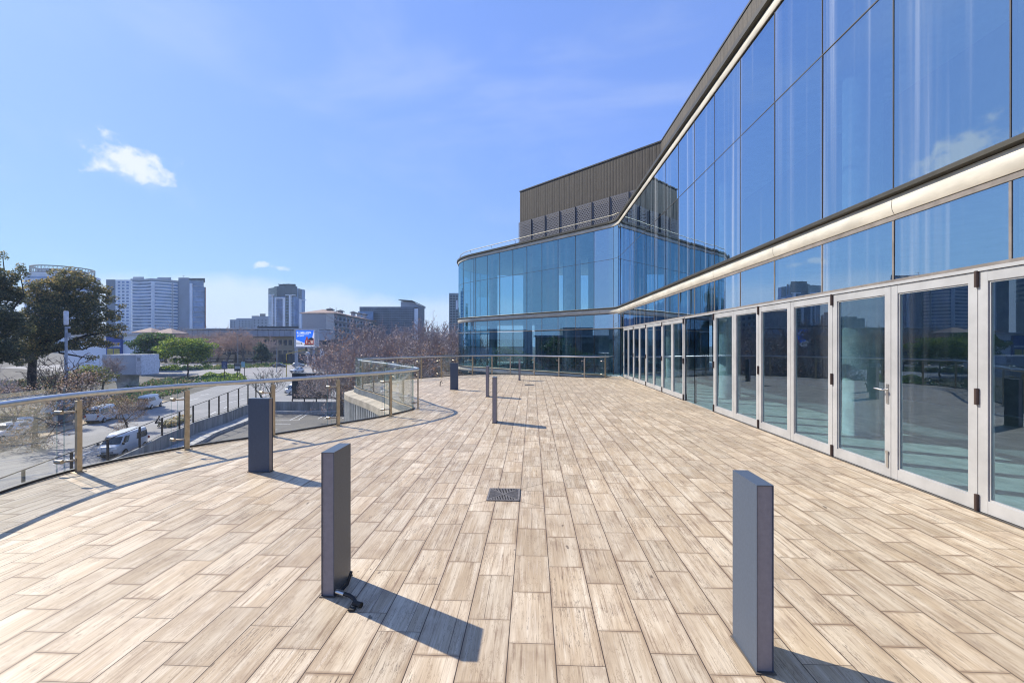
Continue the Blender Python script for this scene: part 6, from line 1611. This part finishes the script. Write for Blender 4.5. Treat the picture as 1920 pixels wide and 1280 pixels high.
# ================================================================== PEOPLE
SKIN = M('brown skin', (0.16, 0.085, 0.055), 0.6); HAIRM = M('black hair', (0.012, 0.010, 0.010), 0.7); CLOTHD = M('dark cloth', (0.025, 0.027, 0.035), 0.9); CLOTHN = M('navy trousers', (0.030, 0.036, 0.055), 0.9); SHOE = M('dark shoe', (0.02, 0.018, 0.016), 0.6)
def figure(label, pos, face, pose, H=1.74, top=CLOTHD, legs=CLOTHN):
    """one continuous skinned body; joints in metres, facing +Y, feet on z = 0"""
    t = thing('person', label, 'person', (0, 0, 0)); k = H/1.74
    J = {'pel': (0, 0, .93), 'waist': (0, .0, 1.08), 'chest': (0, .02, 1.30), 'neck': (0, .02, 1.47), 'head': (0, .05, 1.60), 'crown': (0, .04, 1.71)}
    if pose == 'walk':
        J.update(hipL=(-.09, 0, .90), kneeL=(-.10, .22, .50), ankL=(-.10, .34, .10), toeL=(-.10, .50, .07), hipR=(.09, 0, .90), kneeR=(.10, -.06, .48), ankR=(.10, -.36, .16), toeR=(.10, -.26, .04),
                 shL=(-.19, 0, 1.40), elL=(-.25, -.16, 1.14), wrL=(-.22, -.10, .90), haL=(-.21, -.06, .80), shR=(.19, 0, 1.40), elR=(.24, .14, 1.15), wrR=(.20, .30, .96), haR=(.19, .36, .88))
    else:
        J = {a: (x, y, z-.42) for a, (x, y, z) in J.items()}
        for a, dy in (('waist', .04), ('chest', .14), ('neck', .22), ('head', .29), ('crown', .28)): J[a] = (0, J[a][1]+dy, J[a][2]-.02)
        J.update(hipL=(-.10, 0, .50), kneeL=(-.20, .38, .56), ankL=(-.17, .20, .12), toeL=(-.18, .38, .05), hipR=(.10, 0, .50), kneeR=(.20, .38, .56), ankR=(.17, .20, .12), toeR=(.18, .38, .05),
                 shL=(-.19, .16, .96), elL=(-.26, .30, .76), wrL=(-.22, .50, .78), haL=(-.20, .58, .80), shR=(.19, .16, .96), elR=(.26, .30, .76), wrR=(.22, .50, .78), haR=(.20, .58, .80))
    E_ = [('pel', 'waist'), ('waist', 'chest'), ('chest', 'neck'), ('neck', 'head'), ('head', 'crown')]
    for s in 'LR': E_ += [('pel', 'hip'+s), ('hip'+s, 'knee'+s), ('knee'+s, 'ank'+s), ('ank'+s, 'toe'+s), ('chest', 'sh'+s), ('sh'+s, 'el'+s), ('el'+s, 'wr'+s), ('wr'+s, 'ha'+s)]
    RAD = dict(pel=.135, waist=.125, chest=.15, neck=.058, head=.098, crown=.075, hip=.095, knee=.062, ank=.043, toe=.038, sh=.068, el=.045, wr=.032, ha=.040)
    ks = list(J); me = bpy.data.meshes.new('body'); me.from_pydata([tuple(c_*k for c_ in J[a]) for a in ks], [(ks.index(a), ks.index(b_)) for a, b_ in E_], [])
    o = bpy.data.objects.new('body', me); link(o)
    o.modifiers.new('skin', 'SKIN'); o.modifiers.new('sub', 'SUBSURF').levels = 1
    for i, a in enumerate(ks):
        r_ = RAD.get(a, RAD.get(a[:-1], .06))*k; me.skin_vertices[0].data[i].radius = (r_, r_*(.72 if a in ('chest', 'waist', 'pel') else 1))
    me.skin_vertices[0].data[0].use_root = True
    bpy.context.view_layer.update()
    m2 = bpy.data.meshes.new_from_object(o.evaluated_get(bpy.context.evaluated_depsgraph_get())); bpy.data.objects.remove(o)
    for mm in (SKIN, top, legs, SHOE): m2.materials.append(mm)
    zn = J['neck'][2]*k; zp = J['pel'][2]*k
    for p in m2.polygons:
        c_ = p.center; near = lambda a: (c_-Vector(J[a])*k).length
        if c_.z > zn-.01: p.material_index = 0
        elif min(near('haL'), near('haR')) < .10*k: p.material_index = 0
        elif min(near('toeL'), near('toeR'), near('ankL'), near('ankR')) < .12*k and c_.z < .22*k: p.material_index = 3
        elif c_.z < zp-.02 and abs(c_.x) < .22 and min(near('wrL'), near('wrR')) > .13: p.material_index = 2
        else: p.material_index = 1
        p.use_smooth = True
    m2.name = 'body'; link(bpy.data.objects.new('body', m2), t)
    hd = Vector(J['head'])*k; mb = MB(); mb.lathe([(.104*k*math.cos(a), hd.z+.035+.115*k*math.sin(a)) for a in [R(5+17*i) for i in range(6)]], hd.x, hd.y-.022, 14); mb.build('hair', HAIRM, t, smooth=60)
    t.location = pos; t.rotation_euler.z = math.atan2(face[1], face[0]) - PI/2
    return t
q = G(619, 740); figure('walker in dark clothes mid stride right of the dark hoarding', (q.x, q.y, hz(depth(q))+.01), (-1, .1), 'walk', 1.85)
q = G(630.5, 740); figure('second walker in dark clothes following behind the first, partly behind a post', (q.x, q.y, hz(depth(q))+.01), (-1, .0), 'walk', 1.70, M('charcoal jacket', (0.04, 0.038, 0.042), 0.9))
q = G(292, 801); figure('person in black crouching on the street side of the fence', (q.x, q.y, -7.99), (1, .5), 'sit', 1.75, CLOTHD, CLOTHD)
q = G(587, 697.5); Z = depth(q); zz = hz(Z)
t = thing('motorcycle', 'dark motorcycle crossing the junction between two silver cars', 'motorcycle', (0, 0, 0))
for y in (-.62, .68):
    mb = MB(); mb.tube([(.30*0, y+.27*math.cos(2*PI*i/16), .31+.27*math.sin(2*PI*i/16)) for i in range(17)], .055, 6); mb.build('wheel', TYRE, t)
mb = MB(); mb.tube([(0, -.75, .78), (0, -.25, .74), (0, .15, .86), (0, .45, .80)], [.10, .14, .16, .09], 8); mb.tube([(0, -.1, .40), (0, .3, .42)], .16, 8); mb.tube([(0, .68, .31), (0, .50, .98)], .035, 6); mb.tube([(0, -.62, .31), (0, -.15, .5)], .04, 6); mb.build('bike_body', BLACK, t, smooth=50)
mb = MB(); mb.tube([(-.36, .38, 1.04), (0, .50, 1.0), (.36, .38, 1.04)], .02, 6); mb.build('handlebar', BLACK, t)
mb = MB(); mb.box(-.22, .22, -1.0, -.62, .80, 1.18); mb.build('top_box', M('dark red box', (0.10, 0.03, 0.03), 0.5), t)
t.location = (q.x, q.y, zz); t.rotation_euler.z = R(30)
r_ = figure('motorcyclist in black riding across the junction', (0, 0, 0), (0, 1), 'sit', 1.75, CLOTHD, CLOTHD); r_.location = (q.x+.10, q.y-.16, zz+.36); r_.rotation_euler.z = R(30)

# ================================================================== THE AIR
mz, t = newmat('thin haze'); b = NB(t)
vp = b.n('ShaderNodeVolumePrincipled'); vp.inputs['Color'].default_value = (0.55, 0.75, 1.0, 1); vp.inputs['Density'].default_value = 0.00026; vp.inputs['Anisotropy'].default_value = 0.2
o_ = b.n('ShaderNodeOutputMaterial'); b.l(vp.outputs[0], o_.inputs['Volume'])
hzb = MB().box(-1080, 1080, -700, 1080, -10.2, 90).build('haze', mz); stuff(hzb); tag(hzb, 'thin pale haze filling the air over the city', 'haze')
S.cycles.volume_bounces = 0
S.cycles.volume_max_steps = 64
